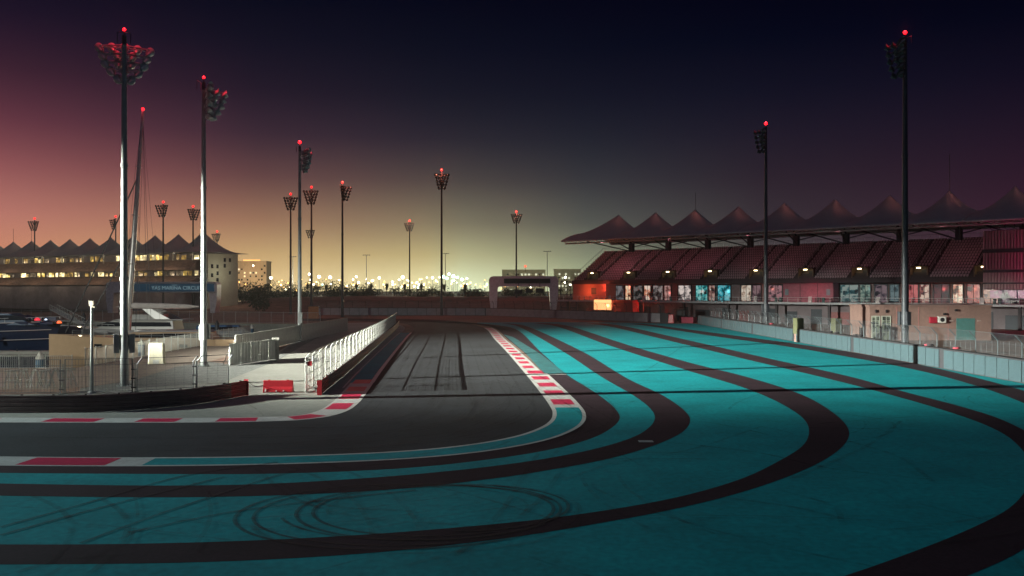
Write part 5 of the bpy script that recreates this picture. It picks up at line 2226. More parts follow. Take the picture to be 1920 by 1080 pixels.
# ------------------------------------------------------------------ beige service building behind the right-hand fence
hx0, hx1, hy, hh = 55.7, 74.6, 137.0, 5.5
t = thing('service_building', 'low beige service building with pale lit double doors and a teal roller shutter', 'building', (hx0, hy, 0))
W = hx1 - hx0
sh = Shape()
sh.span((0, 0, 0), (W, 8, hh - .25))
sh.build('wall', beige_wall, t)
sh = Shape()
sh.span((-.15, -.15, hh - .25), (W + .15, 8.15, hh))
sh.build('parapet', beige_wall, t)
sh = Shape()
for x in (4.2, 7.6, 12.2):
    sh.span((x - .05, -.03, .05), (x + .05, -.004, hh - .26))
sh.build('wall_joint', mat('joint_pink', (.38, .16, .15), .8), t)
lit_door = lit_window('door_light', (.30, .36, .24), (.55, .62, .42), .55, .8, dark=1.6)
for px0, px1 in ((1634.5, 1649), (1653.5, 1669.5)):
    a, b_ = (px0 - 960) / FOCAL * hy - hx0, (px1 - 960) / FOCAL * hy - hx0
    sh = Shape()
    for q in (a, b_):
        sh.span((q - .06, -.10, 0), (q + .06, -.003, 3.75))
    sh.span((a - .06, -.10, 3.7), (b_ + .06, -.003, 3.82))
    for z in (1.15, 2.4, 3.0):
        sh.span((a + .06, -.07, z), (b_ - .06, -.003, z + .06))
    sh.span(((a + b_) / 2 - .04, -.08, 0), ((a + b_) / 2 + .04, -.003, 3.7))
    o = sh.build('door', mat('door_frame_pale', (.42, .45, .38), .5), t)
    sh = Shape()
    sh.span((a + .06, -.04, .1), (b_ - .06, -.005, 3.7))
    sh.build('door_glass', lit_door, o)
    sh = Shape()
    sh.tube([((a + b_) / 2 + .15, -.14, 1.25), ((a + b_) / 2 + .15, -.14, 1.75)], .025, 6)
    sh.build('handle', dark_metal, o)
    sh = Shape()
    x = (a + b_) / 2
    sh.box((x, -.12, 4.55), (.22, .24, .45))
    sh.build('wall_lamp', dark_metal, t)
a, b_ = (1793 - 960) / FOCAL * hy - hx0, (1828 - 960) / FOCAL * hy - hx0
sh = Shape()
z = .05
while z < 3.35:
    sh.span((a, -.05, z), (b_, -.004, z + .15))
    z += .17
sh.build('roller_shutter', mat('teal_shutter', (.07, .20, .19), .5), t)
for x in (a - .8, b_ + .6):
    sh = Shape()
    sh.box((x, -.1, 3.05), (.55, .18, .18))
    sh.build('bulkhead_lamp', glow('bulkhead_glow', (.8, .6, .5), .35), t)
x = (1759 - 960) / FOCAL * hy - hx0
sh = Shape()
sh.span((x - .2, -.55, 2.75), (x + 1.0, -.05, 3.7))
o = sh.build('air_conditioner', mat('ac_white', (.6, .58, .54), .5), t, bevel=.03)
sh = Shape()
sh.lathe([(.34, 0), (.34, .03), (0, .03)], 16, Matrix.Translation((x + .4, -.55, 3.22)) @ Matrix.Rotation(math.pi / 2, 4, 'X'))
sh.build('fan_grille', dark_metal, o)
sh = Shape()
sh.span((x - 1.4, -.35, 2.7), (x - .3, -.02, 3.65))
sh.build('hose_cabinet', mat('hose_red', (.34, .02, .04), .5), t, bevel=.02)
for x, z in (((1792 - 960) / FOCAL * hy - hx0, 5.0), ((1768 - 960) / FOCAL * hy - hx0 + .2, 4.4)):
    sh = Shape()
    sh.box((x, -.15, z - .3), (.3, .3, .3))
    sh.build('camera', dark_metal, t)
point_light((60, 132, 4.6), (1, .62, .42), 30, .3)
point_light((71, 132, 5.0), (1, .5, .34), 40, .3)
# two yellow-green padded posts seen through the fence
for px, lab in ((1497, 'yellow-green padded box behind the fence, on the side of the grandstand seats'), (1568, 'yellow-green padded box behind the fence, next to the service building')):
    d = 118.0
    x = (px - 960) / FOCAL * d + 5
    d = 118.0 * x / ((px - 960) / FOCAL * 118.0)
    t = thing('padded_box', lab, 'box', (x, d, 0), .3, 'padded boxes behind the right-hand fence')
    sh = Shape()
    sh.span((-.45, -.4, 0), (.45, .4, 1.2))
    sh.build('box_base', beige_wall, t)
    sh = Shape()
    sh.span((-.6, -.55, 1.2), (.6, .55, 3.6))
    sh.build('pad', mat('padding_yellow', (.10, .105, .05), .7), t, bevel=.08)

# ------------------------------------------------------------------ gantries
def gantry(label, px0, px1, top, d, leg, beam, screen, name='track_gantry', rz=0.0, depth=4.0):
    x0, x1 = (px0 - 960) / FOCAL * d, (px1 - 960) / FOCAL * d
    h = EYE + (HORIZON - top) / FOCAL * d
    t = thing(name, label, 'gantry', ((x0 + x1) / 2, d, 0), rz)
    w = (x1 - x0) / 2
    r = leg * .55
    # an upside-down U with rounded shoulders, legs tapering to the foot
    outer, inner = [], []
    for sx in (-1, 1):
        o_, i_ = [], []
        o_.append((sx * (w - leg * .30), 0))
        i_.append((sx * (w - leg * .95), 0))
        o_.append((sx * (w - leg * .05), h * .4))
        i_.append((sx * (w - leg * 1.05), h * .45))
        for k in range(7):
            a = k / 6 * math.pi / 2
            o_.append((sx * (w - r + r * math.cos(a)), h - r + r * math.sin(a)))
            ri = r * .45
            i_.append((sx * (w - leg * 1.1 - ri + ri * math.cos(a)), h - beam - ri + ri * math.sin(a)))
        if sx < 0:
            outer, inner = o_, i_
        else:
            outer += list(reversed(o_))
            inner += list(reversed(i_))
    n = len(outer)
    vs = []
    for y in (-depth / 2, depth / 2):
        vs += [(x, y, z) for x, z in outer] + [(x, y, z) for x, z in inner]
    fs = []
    for i in range(n - 1):
        fs += [(i, i + 1, n + i + 1, n + i), (2 * n + i, 3 * n + i, 3 * n + i + 1, 2 * n + i + 1), (i, 2 * n + i, 2 * n + i + 1, i + 1), (n + i, n + i + 1, 3 * n + i + 1, 3 * n + i)]
    fs += [(0, n, 3 * n, 2 * n), (n - 1, 3 * n - 1, 4 * n - 1, 2 * n - 1)]
    sh = Shape()
    sh.add(vs, fs)
    sh.build('gantry_frame', mat('gantry_cladding', (.66, .72, .72), .5, .1), t)
    a, b_, z0, z1, m = screen
    xa, xb = (a - 960) / FOCAL * d - (x0 + x1) / 2, (b_ - 960) / FOCAL * d - (x0 + x1) / 2
    za, zb = EYE + (HORIZON - z1) / FOCAL * d, EYE + (HORIZON - z0) / FOCAL * d
    sh = Shape()
    sh.span((xa, -depth / 2 - .22, za), (xb, -depth / 2 - .01, zb))
    sh.build('sign_board', m, t)
    return t, (xa, xb, za, zb, depth)


dark_screen = mat('unlit_led_screen', (.008, .010, .018), .35)
t, _ = gantry('grey start gantry with rounded corners and an unlit black screen, before the palms', 917, 1046, 518, 300, 2.7, 3.5, (945, 1031, 522.5, 531, dark_screen), depth=5)
sh = Shape()
for px, py in ((972, 547), (992, 545), (1012, 545)):
    p = at_depth(px, py, 297) - t.location
    sh.tube([(p.x, p.y, p.z), (p.x, p.y, p.z + 3.2)], .08, 5)
    sh.box((p.x, p.y, p.z), (2.6, .8, 1.4))
sh.build('hanging_signal', dark_screen, t)
sign_blue = glow('sign_blue', (.004, .06, .12), .30)
t, (xa, xb, za, zb, dep) = gantry('marina gantry with a long blue sign reading YAS MARINA CIRCUIT and a curved white leg', 204, 411, 528.5, 300, 2.4, 3.6, (249, 406, 532, 546.5, sign_blue), depth=4.5)
sh = Shape()
sh.span((xa - .4, -dep / 2 - .30, za - .4), (xb + .4, -dep / 2 - .02, za - .02))
sh.span((xa - .4, -dep / 2 - .30, zb + .02), (xb + .4, -dep / 2 - .02, zb + .4))
sh.build('sign_trim', steel, t)


def lettering(body, parent, loc, size, m, rx=R(90), rz=0.0, name='sign_text'):
    cu = bpy.data.curves.new(name, 'FONT')
    cu.body = body
    cu.size = size
    cu.extrude = .03
    cu.align_x = 'CENTER'
    cu.align_y = 'CENTER'
    cu.materials.append(m)
    tmp = bpy.data.objects.new(name, cu)
    col.objects.link(tmp)
    bpy.context.view_layer.update()
    me = bpy.data.meshes.new_from_object(tmp.evaluated_get(bpy.context.evaluated_depsgraph_get()))
    bpy.data.objects.remove(tmp)
    o = bpy.data.objects.new(name, me)
    col.objects.link(o)
    o.parent = parent
    o.location = loc
    o.rotation_euler = (rx, 0, rz)
    return o


txt = glow('sign_text_pale', (.35, .55, .62), .38)
board = [c for c in t.children if c.name.startswith('sign_board')][0]
lettering('YAS MARINA CIRCUIT', board, (xa + (xb - xa) * .56, -dep / 2 - .26, za + (zb - za) * .44), 1.75, txt)
sh = Shape()
sh.span((xa + (xb - xa) * .50, -dep / 2 - .27, za + (zb - za) * .80), (xa + (xb - xa) * .56, -dep / 2 - .225, za + (zb - za) * .86))
sh.build('sign_mark', txt, board)

# ------------------------------------------------------------------ marina pavilion with its own row of tent roofs
PO = Vector((-117.0, 333.0, 0))
pu = Vector((105, -59, 0)).normalized()
PRZ = math.atan2(pu.y, pu.x)
pav_t = thing('pavilion', 'long marina pavilion under pointed tent roofs, with two lit window bands', 'building', PO, PRZ)
PB = 13.4
vs, fs = tent(PB / 2, PB / 2, -12, 12, 21.6, 23.2, 28.8)
vs1, fs1 = tent(PB / 2, 19.0, -12, 12, 21.6, 23.2, 30.2)
# mirror the widened end
for k in range(-12, 1):
    top = 28.95
    if k == 0:
        vv = []
        n = 20
        for j in range(n + 1):
            for i in range(n + 1):
                a, b_ = -1 + 2 * i / n, -1 + 2 * j / n
                x = a * (11.5 if a > 0 else PB / 2)
                y = b_ * 12
                r = min(1.0, (abs(a) ** 2.2 + abs(b_) ** 2.2) ** (1 / 2.2))
                base = 21.6 + 1.6 * (1 - b_ * b_) * (1 - max(0, a) ** 2)
                vv.append((x, y, base + 6.6 * (1 - r) ** 1.9 + .4 * (1 - r)))
        roof_peak(pav_t, 0, vv, fs, 30.2, membrane)
    else:
        roof_peak(pav_t, PB * k, vs, fs, top, membrane)
x0, x1 = -PB * 12.5, 6.0
pav_dark = mat('pavilion_dark', (.22, .20, .23), .85, var=.25, scale=.3)
pav_tier = mat('pavilion_tier', (.20, .13, .11), .85, var=.35, scale=.6)
pav_end = mat('pavilion_end_wall', (.32, .32, .26), .8, var=.12, scale=.3)
sh = Shape()
sh.span((x0, -6, 0), (x1, 8, 21.4))
sh.build('pavilion_core', pav_dark, pav_t)


def tier(z0, z1, yo):
    sh = Shape()
    n = 7
    for i in range(n):
        za, zb = z0 + (z1 - z0) * i / n, z0 + (z1 - z0) * (i + 1) / n
        ya = -6 - yo + yo * i / n
        sh.span((x0, ya, za - .5), (x1, -6.02, zb))
    return sh.build('seating_tier', pav_tier, pav_t)


tier(15.6, 18.9, 6.0)
tier(10.2, 13.0, 7.5)
sh = Shape()
sh.span((x0, -15.0, 0), (x1 - 4, -6.02, 9.2))
sh.build('podium', pav_dark, pav_t)
sh = Shape()
sh.span((x1 - .01, -6.5, 0), (x1 + 4.0, 8, 21.2))
end = sh.build('end_wall', pav_end, pav_t)
for sy, z in ((-4.5, 16.5), (-2, 16.5), (-2, 14.0), (-4.5, 13.2), (-2, 11.5), (1.5, 16.8), (1.5, 19.0), (4, 19.0), (4, 14.2)):
    sh = Shape()
    sh.span((x1 + 3.9, sy - .5, z - .7), (x1 + 4.1, sy + .5, z + .7))
    sh.build('end_window', glass_dark, end)
rng = random.Random(5)
win = [lit_window('pavilion_lit_%d' % i, c, c2, s_, .5, dark=2.2, seed=i * 5.1) for i, (c, c2, s_) in enumerate((
    ((.95, .62, .14), (1, .82, .36), 1.4), ((1, .80, .38), (1, .92, .62), 2.4), ((.55, .33, .08), (.8, .55, .2), .9), ((.35, .25, .14), (.6, .5, .35), .35)))]
for z0, z1 in ((19.1, 21.3), (13.1, 15.0)):
    x = x0 + 1
    while x < x1 - 1:
        w = rng.choice((1.4, 1.8, 2.6, 3.4))
        if rng.random() < (.88 if z0 > 15 else .78):
            m = rng.choice(win)
            sh = Shape()
            hh_ = rng.choice((.0, .0, .5))
            sh.span((x, -6.14, z0 + .1), (min(x + w, x1 - .3), -6.05, z1 - .1 - hh_))
            o = sh.build('lit_window', m, pav_t)
            fr = Shape()
            fr.span((x - .12, -6.2, z0), (x + .02, -6.04, z1))
            fr.build('mullion', pav_dark, o)
        x += w + rng.choice((.3, .5, 1.2))
for k in range(-12, 1):
    sh = Shape()
    sh.box((PB * k + PB / 2 if k < 0 else 4.0, -8.0, 20.2), (.5, .5, 2.8))
    sh.build('balcony_post', steel, pav_t)
sh = Shape()
for q in (5.6, 13.2):
    for z in (8.6, 10.4, 12.2, 14.0):
        sh.tube([(x1 + q * .2 + 1.0, -9.5, z), (x1 + q * .2 + 3.0, -7.5, z + 1.6)], .08, 5)
for z in (8.6, 10.4, 12.2, 14.0):
    sh.tube([(x1 + .5, -9.0, z), (x1 + 5.0, -9.0, z + .2)], .12, 5)
    sh.tube([(x1 + .5, -9.0, z + .9), (x1 + 5.0, -9.0, z + 1.1)], .05, 5)
sh.build('outside_stair', steel, pav_t)
for k in (-9, -8):
    sh = Shape()
    sh.tube([(PB * k, 0, 29), (PB * k, 0, 38 if k == -8 else 35)], .07, 5)
    sh.build('aerial', mast_dark, pav_t)

# ------------------------------------------------------------------ far city: hotel, blocks, lamps
glowwall = mat('hazy_block_wall', (.40, .30, .20), .9, var=.12, scale=.1)


def block(label, px0, px1, top, d, floors, bays, m, lit, roof=None, frac=.25, seed=1):
    xa, xb = (px0 - 960) / FOCAL * d, (px1 - 960) / FOCAL * d
    h = EYE + (HORIZON - top) / FOCAL * d
    t = thing('city_building', label, 'building', ((xa + xb) / 2, d, 4.0), 0)
    w = (xb - xa) / 2
    sh = Shape()
    sh.span((-w, 0, 0), (w, 16, h - 4))
    rng = random.Random(seed)
    for i in range(bays + 1):
        xx = -w + 2 * w * i / bays
        sh.span((xx - .35, -.5, 0), (xx + .35, -.003, h - 4.3))
    sh.build('wall', m, t)
    for f in range(floors):
        for b_ in range(bays):
            on = rng.random() < frac
            if not on and rng.random() < .6:
                continue
            z = 2 + (h - 8) * (f + .25) / floors
            xx = -w + 2 * w * (b_ + .5) / bays
            s2 = Shape()
            s2.span((xx - w / bays * .55, -.12, z), (xx + w / bays * .55, -.02, z + (h - 8) / floors * .5))
            s2.build('window', lit if on else glass_dark, t)
    sh = Shape()
    sh.span((-w - .4, -.6, h - 4), (w + .4, 16.4, h - 3.2))
    sh.build('roof_slab', m, t)
    if roof:
        sh = Shape()
        for i in range(7):
            xx = -w * .35 + w * .9 * i / 6
            sh.box((xx, -.8, h - 2.6), (2.2, .5, .9))
        sh.build('roof_sign_lamp', roof, t)
    return t


hotel_lit = glow('hotel_window', (1, .82, .5), 1.3)
block('pale brown hotel block with roof lamps, beside the pavilion end wall', 440, 499, 491, 760, 8, 11, glowwall, hotel_lit, glow('roof_lamp_orange', (1, .45, .12), 2.0), .07, 3)
block('hazy pale block with lit upper windows, behind the start gantry', 1042 - 100, 1042 - 20, 507, 800, 5, 12, mat('hazy_green_wall', (.36, .38, .28), .9), glow('pale_window', (.8, .82, .6), .9), None, .3, 6)
block('hazy low block between the start gantry and the grandstand', 1040, 1088, 506, 780, 5, 8, mat('hazy_green_wall', (.36, .38, .28), .9), glow('pale_window', (.8, .82, .6), .9), None, .3, 8)
t = thing('aviation_lamp', 'red lamp on a roof pole above the hazy pale block behind the start gantry', 'lamp', at_depth(985, 508, 795))
sh = Shape()
sh.lathe([(0, 3.0), (.9, 3.3), (1.2, 4.2), (.9, 5.1), (0, 5.4)], 12)
sh.build('lamp_globe', glow('aviation_glow', (1.0, .16, .08), 1.6), t, smooth='all')
sh = Shape()
sh.tube([(0, 0, -.6), (0, 0, 3.1)], .3, 6)
sh.build('pole', mast_dark, t)

EDGE_ORD = ['first', 'second', 'third', 'fourth', 'fifth', 'sixth', 'seventh', 'eighth', 'ninth', 'tenth', 'eleventh', 'twelfth', 'thirteenth', 'fourteenth', 'fifteenth', 'sixteenth',
            'seventeenth', 'eighteenth', 'nineteenth']
for tens, tieth in (('twenty', 'twentieth'), ('thirty', 'thirtieth'), ('forty', 'fortieth'), ('fifty', 'fiftieth'), ('sixty', 'sixtieth'), ('seventy', 'seventieth'), ('eighty', 'eightieth')):
    EDGE_ORD += [tieth] + [tens + '-' + q for q in EDGE_ORD[:9]]
lamp_tones = {'warm': glow('lamp_warm', (1.0, .72, .28), 6.0), 'white': glow('lamp_white', (1.0, .95, .70), 11.0), 'teal': glow('lamp_teal', (.45, 1.0, .80), 8.0), 'amber': glow('lamp_amber', (1.0, .52, .14), 4.0)}
rng = random.Random(31)
CITY = []   # px, py, distance, radius, tone
for px, py in ((437, 521), (508, 521), (580, 514), (598, 519), (619, 520), (668, 519), (711, 521), (755, 520), (811, 521), (1060, 520)):
    CITY.append((px, py, rng.uniform(560, 700), rng.uniform(.7, 1.1), 'white'))
for px, py in ((842, 514), (850, 518), (858, 520), (838, 522), (866, 524), (848, 527), (832, 519)):
    CITY.append((px, py, rng.uniform(520, 640), rng.uniform(.6, 1.1), 'teal'))
for i in range(80):
    px = rng.uniform(428, 920)
    py = 543 - 543 + rng.gauss(533, 5)
    CITY.append((px, max(524, min(548, py)), rng.uniform(520, 900), rng.uniform(.35, .75), rng.choice(('warm', 'warm', 'amber', 'white'))))
for i in range(26):
    CITY.append((rng.gauss(770, 85), rng.uniform(519, 540), rng.uniform(520, 800), rng.uniform(.4, .75), rng.choice(('white', 'white', 'teal', 'warm'))))
for i in range(10):
    CITY.append((rng.uniform(860, 1075), rng.uniform(524, 542), rng.uniform(560, 800), rng.uniform(.35, .75), rng.choice(('warm', 'white', 'amber'))))
proto_lamp = {}
for px, py, d, r, tone in sorted(CITY):
    p = at_depth(px, py, d)
    base = 5.0
    t = thing('street_lamp', '', 'street lamp', (p.x, d, base), 0, 'street lamps of the city beyond the palms')
    t['seq'] = 'lamp ' + tone
    t['along'] = px
    if tone not in proto_lamp:
        sh = Shape()
        sh.lathe([(0, -1), (.5, -.87), (.87, -.5), (1, 0), (.87, .5), (.5, .87), (0, 1)], 10)
        g_ = sh.build('lamp_globe', lamp_tones[tone], t, smooth='all')
        sh = Shape()
        sh.tube([(0, 0, 0), (0, 0, 1)], .13, 6)
        q_ = sh.build('pole', mast_dark, t)
        proto_lamp[tone] = (g_, q_)
    else:
        g_, q_ = [o.copy() for o in proto_lamp[tone]]
        for o in (g_, q_):
            col.objects.link(o)
            o.parent = t
    h = max(1.0, p.z - base)
    g_.location = (0, 0, h)
    g_.scale = (r, r, r)
    q_.scale = (1, 1, h)

# the stronger city lamps light the car park, the hotel and the pavilion's end wall
rng = random.Random(8)
for i in range(16):
    px = 440 + 40 * i + rng.uniform(-12, 12)
    d = rng.uniform(470, 640)
    point_light(((px - 960) / FOCAL * d, d, 13), rng.choice(((1, .86, .5), (1, .95, .75), (1, .7, .35))) if not 830 < px < 880 else (.6, 1, .85), 4.0e4, .6)
q_ = at_depth(437, 521, 345)
point_light((q_.x + 6, 322, 14), (1, .93, .66), 1500, .4)
point_light(((470 - 960) / FOCAL * 740, 738, 16), (1, .72, .4), 1.5e4, .6)
point_light(((470 - 960) / FOCAL * 740 - 14, 725, 30), (1, .62, .35), 1e4, .6)
for x, z in [(-4 - 20 * i, 20.0) for i in range(8)] + [(-4 - 20 * i, 13.6) for i in range(8)]:  # warm fill lights added in mid-air before the pavilion tiers
    w_ = PO + pu * x + Vector((-pu.y, pu.x, 0)) * -19
    point_light((w_.x, w_.y, z), (1, .74, .45), 620, .6)
for x in (-2, -42, -82, -122):  # lights added under the pavilion roof to make the membranes glow
    w_ = PO + pu * x
    point_light((w_.x, w_.y, 22.6), (.95, .95, .8), 900, .4)

# ------------------------------------------------------------------ palms and trees on the bank
leaf_m = mat('palm_leaf', (.045, .065, .03), .7, var=.35, scale=1.2)
leaf_dark = mat('tree_leaf', (.030, .045, .022), .8, var=.4, scale=1.0)
bark = mat('palm_bark', (.09, .06, .04), .9)


def frond(sh, root, az, length, droop, width, rng):
    pts = []
    d = Vector((math.cos(az), math.sin(az), 0))
    for k in range(6):
        u = k / 5
        pts.append(root + d * length * (u - .18 * u * u) + Vector((0, 0, length * (.75 * u - droop * u * u))))
    sidev = Vector((-d.y, d.x, 0))
    # leaflets either side of the rib
    for k in range(5):
        a, b_ = pts[k], pts[k + 1]
        for q in range(3):
            c = a.lerp(b_, q / 3)
            wl = width * (1 - .55 * abs((k + q / 3) / 5 - .4))
            for sg in (-1, 1):
                tip = c + sidev * sg * wl + (b_ - a).normalized() * wl * .6 - Vector((0, 0, wl * .35))
                c2 = a.lerp(b_, min(1, q / 3 + .22))
                sh.add([c, c2, tip], [(0, 1, 2)])
    sh.tube(pts, .05, 3)


def palm_crown(kind, h, rng):
    sh = Shape()
    top = Vector((0, 0, h))
    if kind == 'tied':
        for i in range(26):
            az = rng.uniform(0, 2 * math.pi)
            l = rng.uniform(2.2, 3.3)
            r = rng.uniform(.15, .85)
            a = top + Vector((math.cos(az) * r * .4, math.sin(az) * r * .4, -.2))
            b_ = top + Vector((math.cos(az) * r * 1.35, math.sin(az) * r * 1.35, l))
            s_ = Vector((-math.sin(az), math.cos(az), 0)) * .28
            sh.add([a - s_ * .5, a + s_ * .5, a.lerp(b_, .6) + s_, b_, a.lerp(b_, .6) - s_], [(0, 1, 2, 3, 4)])
    else:
        for i in range(22):
            frond(sh, top, i * 2.399 + rng.uniform(-.2, .2), rng.uniform(2.6, 3.8), rng.uniform(.55, 1.35), .75, rng)
    return sh


def leafy_crown(w, h, z0, rng, n=520):
    sh = Shape()
    lobes = [(rng.uniform(-.6, .6) * w, rng.uniform(-.5, .5) * w, z0 + rng.uniform(.15, .95) * h, rng.uniform(.28, .55) * w) for _ in range(9)]
    for i in range(n):
        x, y, z, r = rng.choice(lobes)
        v = Vector((rng.gauss(0, 1), rng.gauss(0, 1), rng.gauss(0, .75))).normalized() * r * rng.uniform(.45, 1.08)
        c = Vector((x, y, z)) + v
        s_ = rng.uniform(.22, .50)
        a = Vector((rng.uniform(-1, 1), rng.uniform(-1, 1), rng.uniform(-1, 1))).normalized()
        b_ = a.orthogonal().normalized()
        sh.add([c - a * s_, c + b_ * s_ * .6, c + a * s_, c - b_ * s_ * .6], [(0, 1, 2, 3)])
    return sh


TREES = [  # kind, px, py top, distance
    ('tied', 563, 536, 400), ('tied', 577, 535, 402), ('tied', 669, 536, 395), ('tied', 696, 536, 398), ('tied', 725, 536, 397), ('tied', 759, 536, 399), ('tied', 790, 536, 402),
    ('tied', 833, 537, 404), ('tied', 872, 537, 392), ('tied', 432, 537, 430), ('tied', 612, 538, 396),
    ('open', 502, 532, 390), ('open', 595, 536, 395), ('open', 708, 541, 386), ('open', 739, 540, 388), ('open', 768, 541, 384), ('open', 786, 540, 383), ('open', 810, 541, 386),
    ('open', 871, 541, 380), ('open', 895, 541, 384), ('open', 958, 542, 378), ('open', 985, 542, 381), ('open', 1013, 544, 379), ('open', 1046, 541, 376), ('open', 643, 538, 389), ('open', 488, 538, 402),
    ('leafy', 453, 540, 384), ('leafy', 475, 538, 380), ('leafy', 522, 542, 382), ('leafy', 603, 538, 378), ('leafy', 626, 536, 376), ('leafy', 637, 540, 381), ('leafy', 655, 541, 377),
    ('leafy', 690, 542, 379), ('leafy', 536, 541, 385), ('leafy', 888, 551, 372), ('leafy', 790, 553, 372), ('leafy', 838, 552, 374), ('leafy', 960, 546, 374), ('leafy', 1000, 545, 372), ('leafy', 479, 545, 300)]
rng = random.Random(15)
for i in range(15):
    px = 425 + 33.0 * i + rng.uniform(-12, 12)
    if i % 2:
        continue
    if not 505 < px < 520:
        TREES.append(('leafy', px, rng.uniform(539, 547), rng.uniform(366, 386)))
for i, (kind, px, top, d) in enumerate(sorted(TREES, key=lambda q: q[1])):
    rng = random.Random(100 + i)
    x = (px - 960) / FOCAL * d
    base = bank_height(x, d)
    if kind == 'leafy' and d < 320:
        base = bank_height(x, d)
    h = max(1.6, EYE + (HORIZON - top + 3.0) / FOCAL * d - base)
    nm = {'tied': 'date_palm', 'open': 'fan_palm', 'leafy': 'leafy_tree'}[kind]
    t = thing(nm, '', 'palm' if kind != 'leafy' else 'tree', (x, d, base - .1), rng.uniform(0, 6), 'trees along the bank before the city')
    t['seq'] = kind
    t['along'] = px
    if kind == 'leafy':
        sh = Shape()
        sh.tube([(0, 0, 0), (.05, .03, h * .3), (.12, -.05, h * .55)], .16, 7, .08)
        for q in range(4):
            a = q * 1.6
            sh.tube([(.05, .02, h * .28), (math.cos(a) * h * .28, math.sin(a) * h * .28, h * .62)], .06, 5, .02)
        sh.build('trunk', bark, t)
        leafy_crown(max(2.4, h * .85), h * .85, h * .12, rng, 900).build('crown', leaf_dark, t)
    else:
        th = h - (2.4 if kind == 'tied' else 1.5)
        th = max(.8, th)
        sh = Shape()
        sh.tube([(0, 0, 0), (.06, 0, th * .5), (0, .04, th)], .22, 7, .16)
        sh.build('trunk', bark, t)
        palm_crown(kind, th, rng).build('crown', leaf_m, t)
# scrub along the crest: low, uncountable
rng = random.Random(77)
sh = Shape()
for i in range(5200):
    px = rng.uniform(405, 1070)
    d = rng.uniform(358, 376)
    x = (px - 960) / FOCAL * d
    z = bank_height(x, d) + abs(rng.gauss(0, .28)) * (0.2 + .9 * math.sin(px * .05) ** 2)
    c = Vector((x, d, z))
    s_ = rng.uniform(.22, .5)
    a = Vector((rng.uniform(-1, 1), rng.uniform(-1, 1), rng.uniform(-.3, 1))).normalized()
    b_ = a.orthogonal().normalized()
    sh.add([c - a * s_, c + b_ * s_ * .6, c + a * s_, c - b_ * s_ * .6], [(0, 1, 2, 3)])
tag(sh.build('undergrowth', leaf_dark), kind='stuff')

# ------------------------------------------------------------------ lattice tower and small hut by the stand, orange shed at the far bend
p = at_depth(1066, 560, 262)
t = thing('scaffold_tower', 'black lattice stair tower against the open end of the grandstand', 'tower', (p.x, p.y, 0), STAND_RZ)
sh = Shape()
for x in (-1.8, 1.8):
    for y in (-1.4, 1.4):
        sh.tube([(x, y, 0), (x, y, 10.4)], .12, 6)
for z in (2.6, 5.2, 7.8, 10.4):
    for y in (-1.4, 1.4):
        sh.tube([(-1.8, y, z), (1.8, y, z)], .09, 5)
        sh.tube([(-1.8, y, z - 2.6), (1.8, y, z)], .06, 5)
    for x in (-1.8, 1.8):
        sh.tube([(x, -1.4, z), (x, 1.4, z)], .09, 5)
sh.build('tower_frame', dark_metal, t)
sh = Shape()
for z in (2.6, 5.2, 7.8):
    sh.span((-1.7, -1.3, z), (1.7, 1.3, z + .08))
sh.build('platform', dark_metal, t)
d = 236.0
p = at_depth(588, 593, d)
t = thing('site_cabin', 'small rust-orange cabin behind the far end of the white hoarding', 'cabin', (p.x, d, 0), .15)
sh = Shape()
x = -1.2
while x < 1.2:
    sh.span((x, -1.05, .2), (x + .14, -.99, 3.3))
    x += .3
sh.span((-1.3, -1, .15), (1.3, 1, 3.4))
sh.build('cabin_wall', mat('rust_orange', (.42, .15, .06), .7), t)
sh = Shape()
sh.span((-1.45, -1.15, 3.4), (1.45, 1.15, 3.55))
sh.build('roof', dark_metal, t)

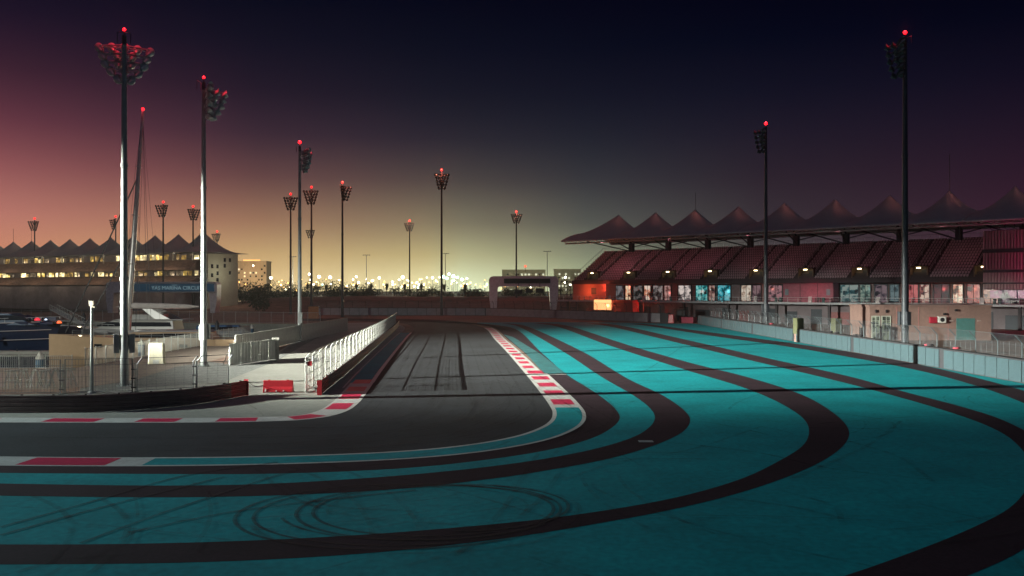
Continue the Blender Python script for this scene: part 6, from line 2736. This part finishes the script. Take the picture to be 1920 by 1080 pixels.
# ------------------------------------------------------------------ labels of the counted repeats
WORDS = {
    'table': ('cafe table', 'small round cafe table on the grandstand deck, {} along from the glowing screen', 'cafe tables on the concourse'),
    'menu': ('menu stand', 'pale folding menu stand on the grandstand deck, {} from the glowing screen', 'menu stands on the concourse'),
    'bin': ('bin', 'round dark green bin on the grandstand deck, {} from the glowing screen', 'bins on the concourse'),
    'tyre': ('tyre', 'loose old tyre lying on the panelled barrier top, {} from the near end', 'loose tyres on the barrier'),
    'trestle': ('trestle', 'white A-shaped trestle behind the bar fence, {} from the left end of its line', 'white trestles on the near quay'),
    'lamp warm': ('street lamp', 'warm yellow city lamp beyond the palms, {} of its colour from the left', 'street lamps of the city beyond the palms'),
    'lamp white': ('street lamp', 'bright white city lamp beyond the palms, {} of its colour from the left', 'street lamps of the city beyond the palms'),
    'lamp teal': ('street lamp', 'green-white city lamp beside the tall bank mast, {} of its colour from the left', 'street lamps of the city beyond the palms'),
    'lamp amber': ('street lamp', 'dim amber city lamp beyond the palms, {} of its colour from the left', 'street lamps of the city beyond the palms'),
    'tied': ('palm', 'date palm with upright tied crown before the city lights, {} of these from the left', 'trees along the bank before the city'),
    'open': ('palm', 'palm with spreading fronds before the city lights, {} of these from the left', 'trees along the bank before the city'),
    'leafy': ('tree', 'bushy dark tree before the city lights, {} of these from the left', 'trees along the bank before the city'),
}
by_kind = {}
for o in bpy.data.objects:
    if o.parent is None and 'seq' in o.keys():
        by_kind.setdefault(o['seq'], []).append(o)
for kind, obs in by_kind.items():
    cat, text, group = WORDS[kind]
    obs.sort(key=lambda q: q['along'])
    for i, o in enumerate(obs):
        tag(o, text.format(EDGE_ORD[i]), cat, group)
        del o['seq']
        del o['along']

# ------------------------------------------------------------------ thin night haze
hz = bpy.data.materials.new('night_haze')
hz.use_nodes = True
nt = hz.node_tree
nt.nodes.clear()
vol = nt.nodes.new('ShaderNodeVolumePrincipled')
vol.inputs['Color'].default_value = (.95, .93, .88, 1)
vol.inputs['Density'].default_value = 0.00010
vol.inputs['Anisotropy'].default_value = 0.55
out = nt.nodes.new('ShaderNodeOutputMaterial')
nt.links.new(vol.outputs[0], out.inputs['Volume'])
sh = Shape()
sh.span((-620, -40, -4.2), (480, 960, 62))
tag(sh.build('haze', hz), kind='stuff')
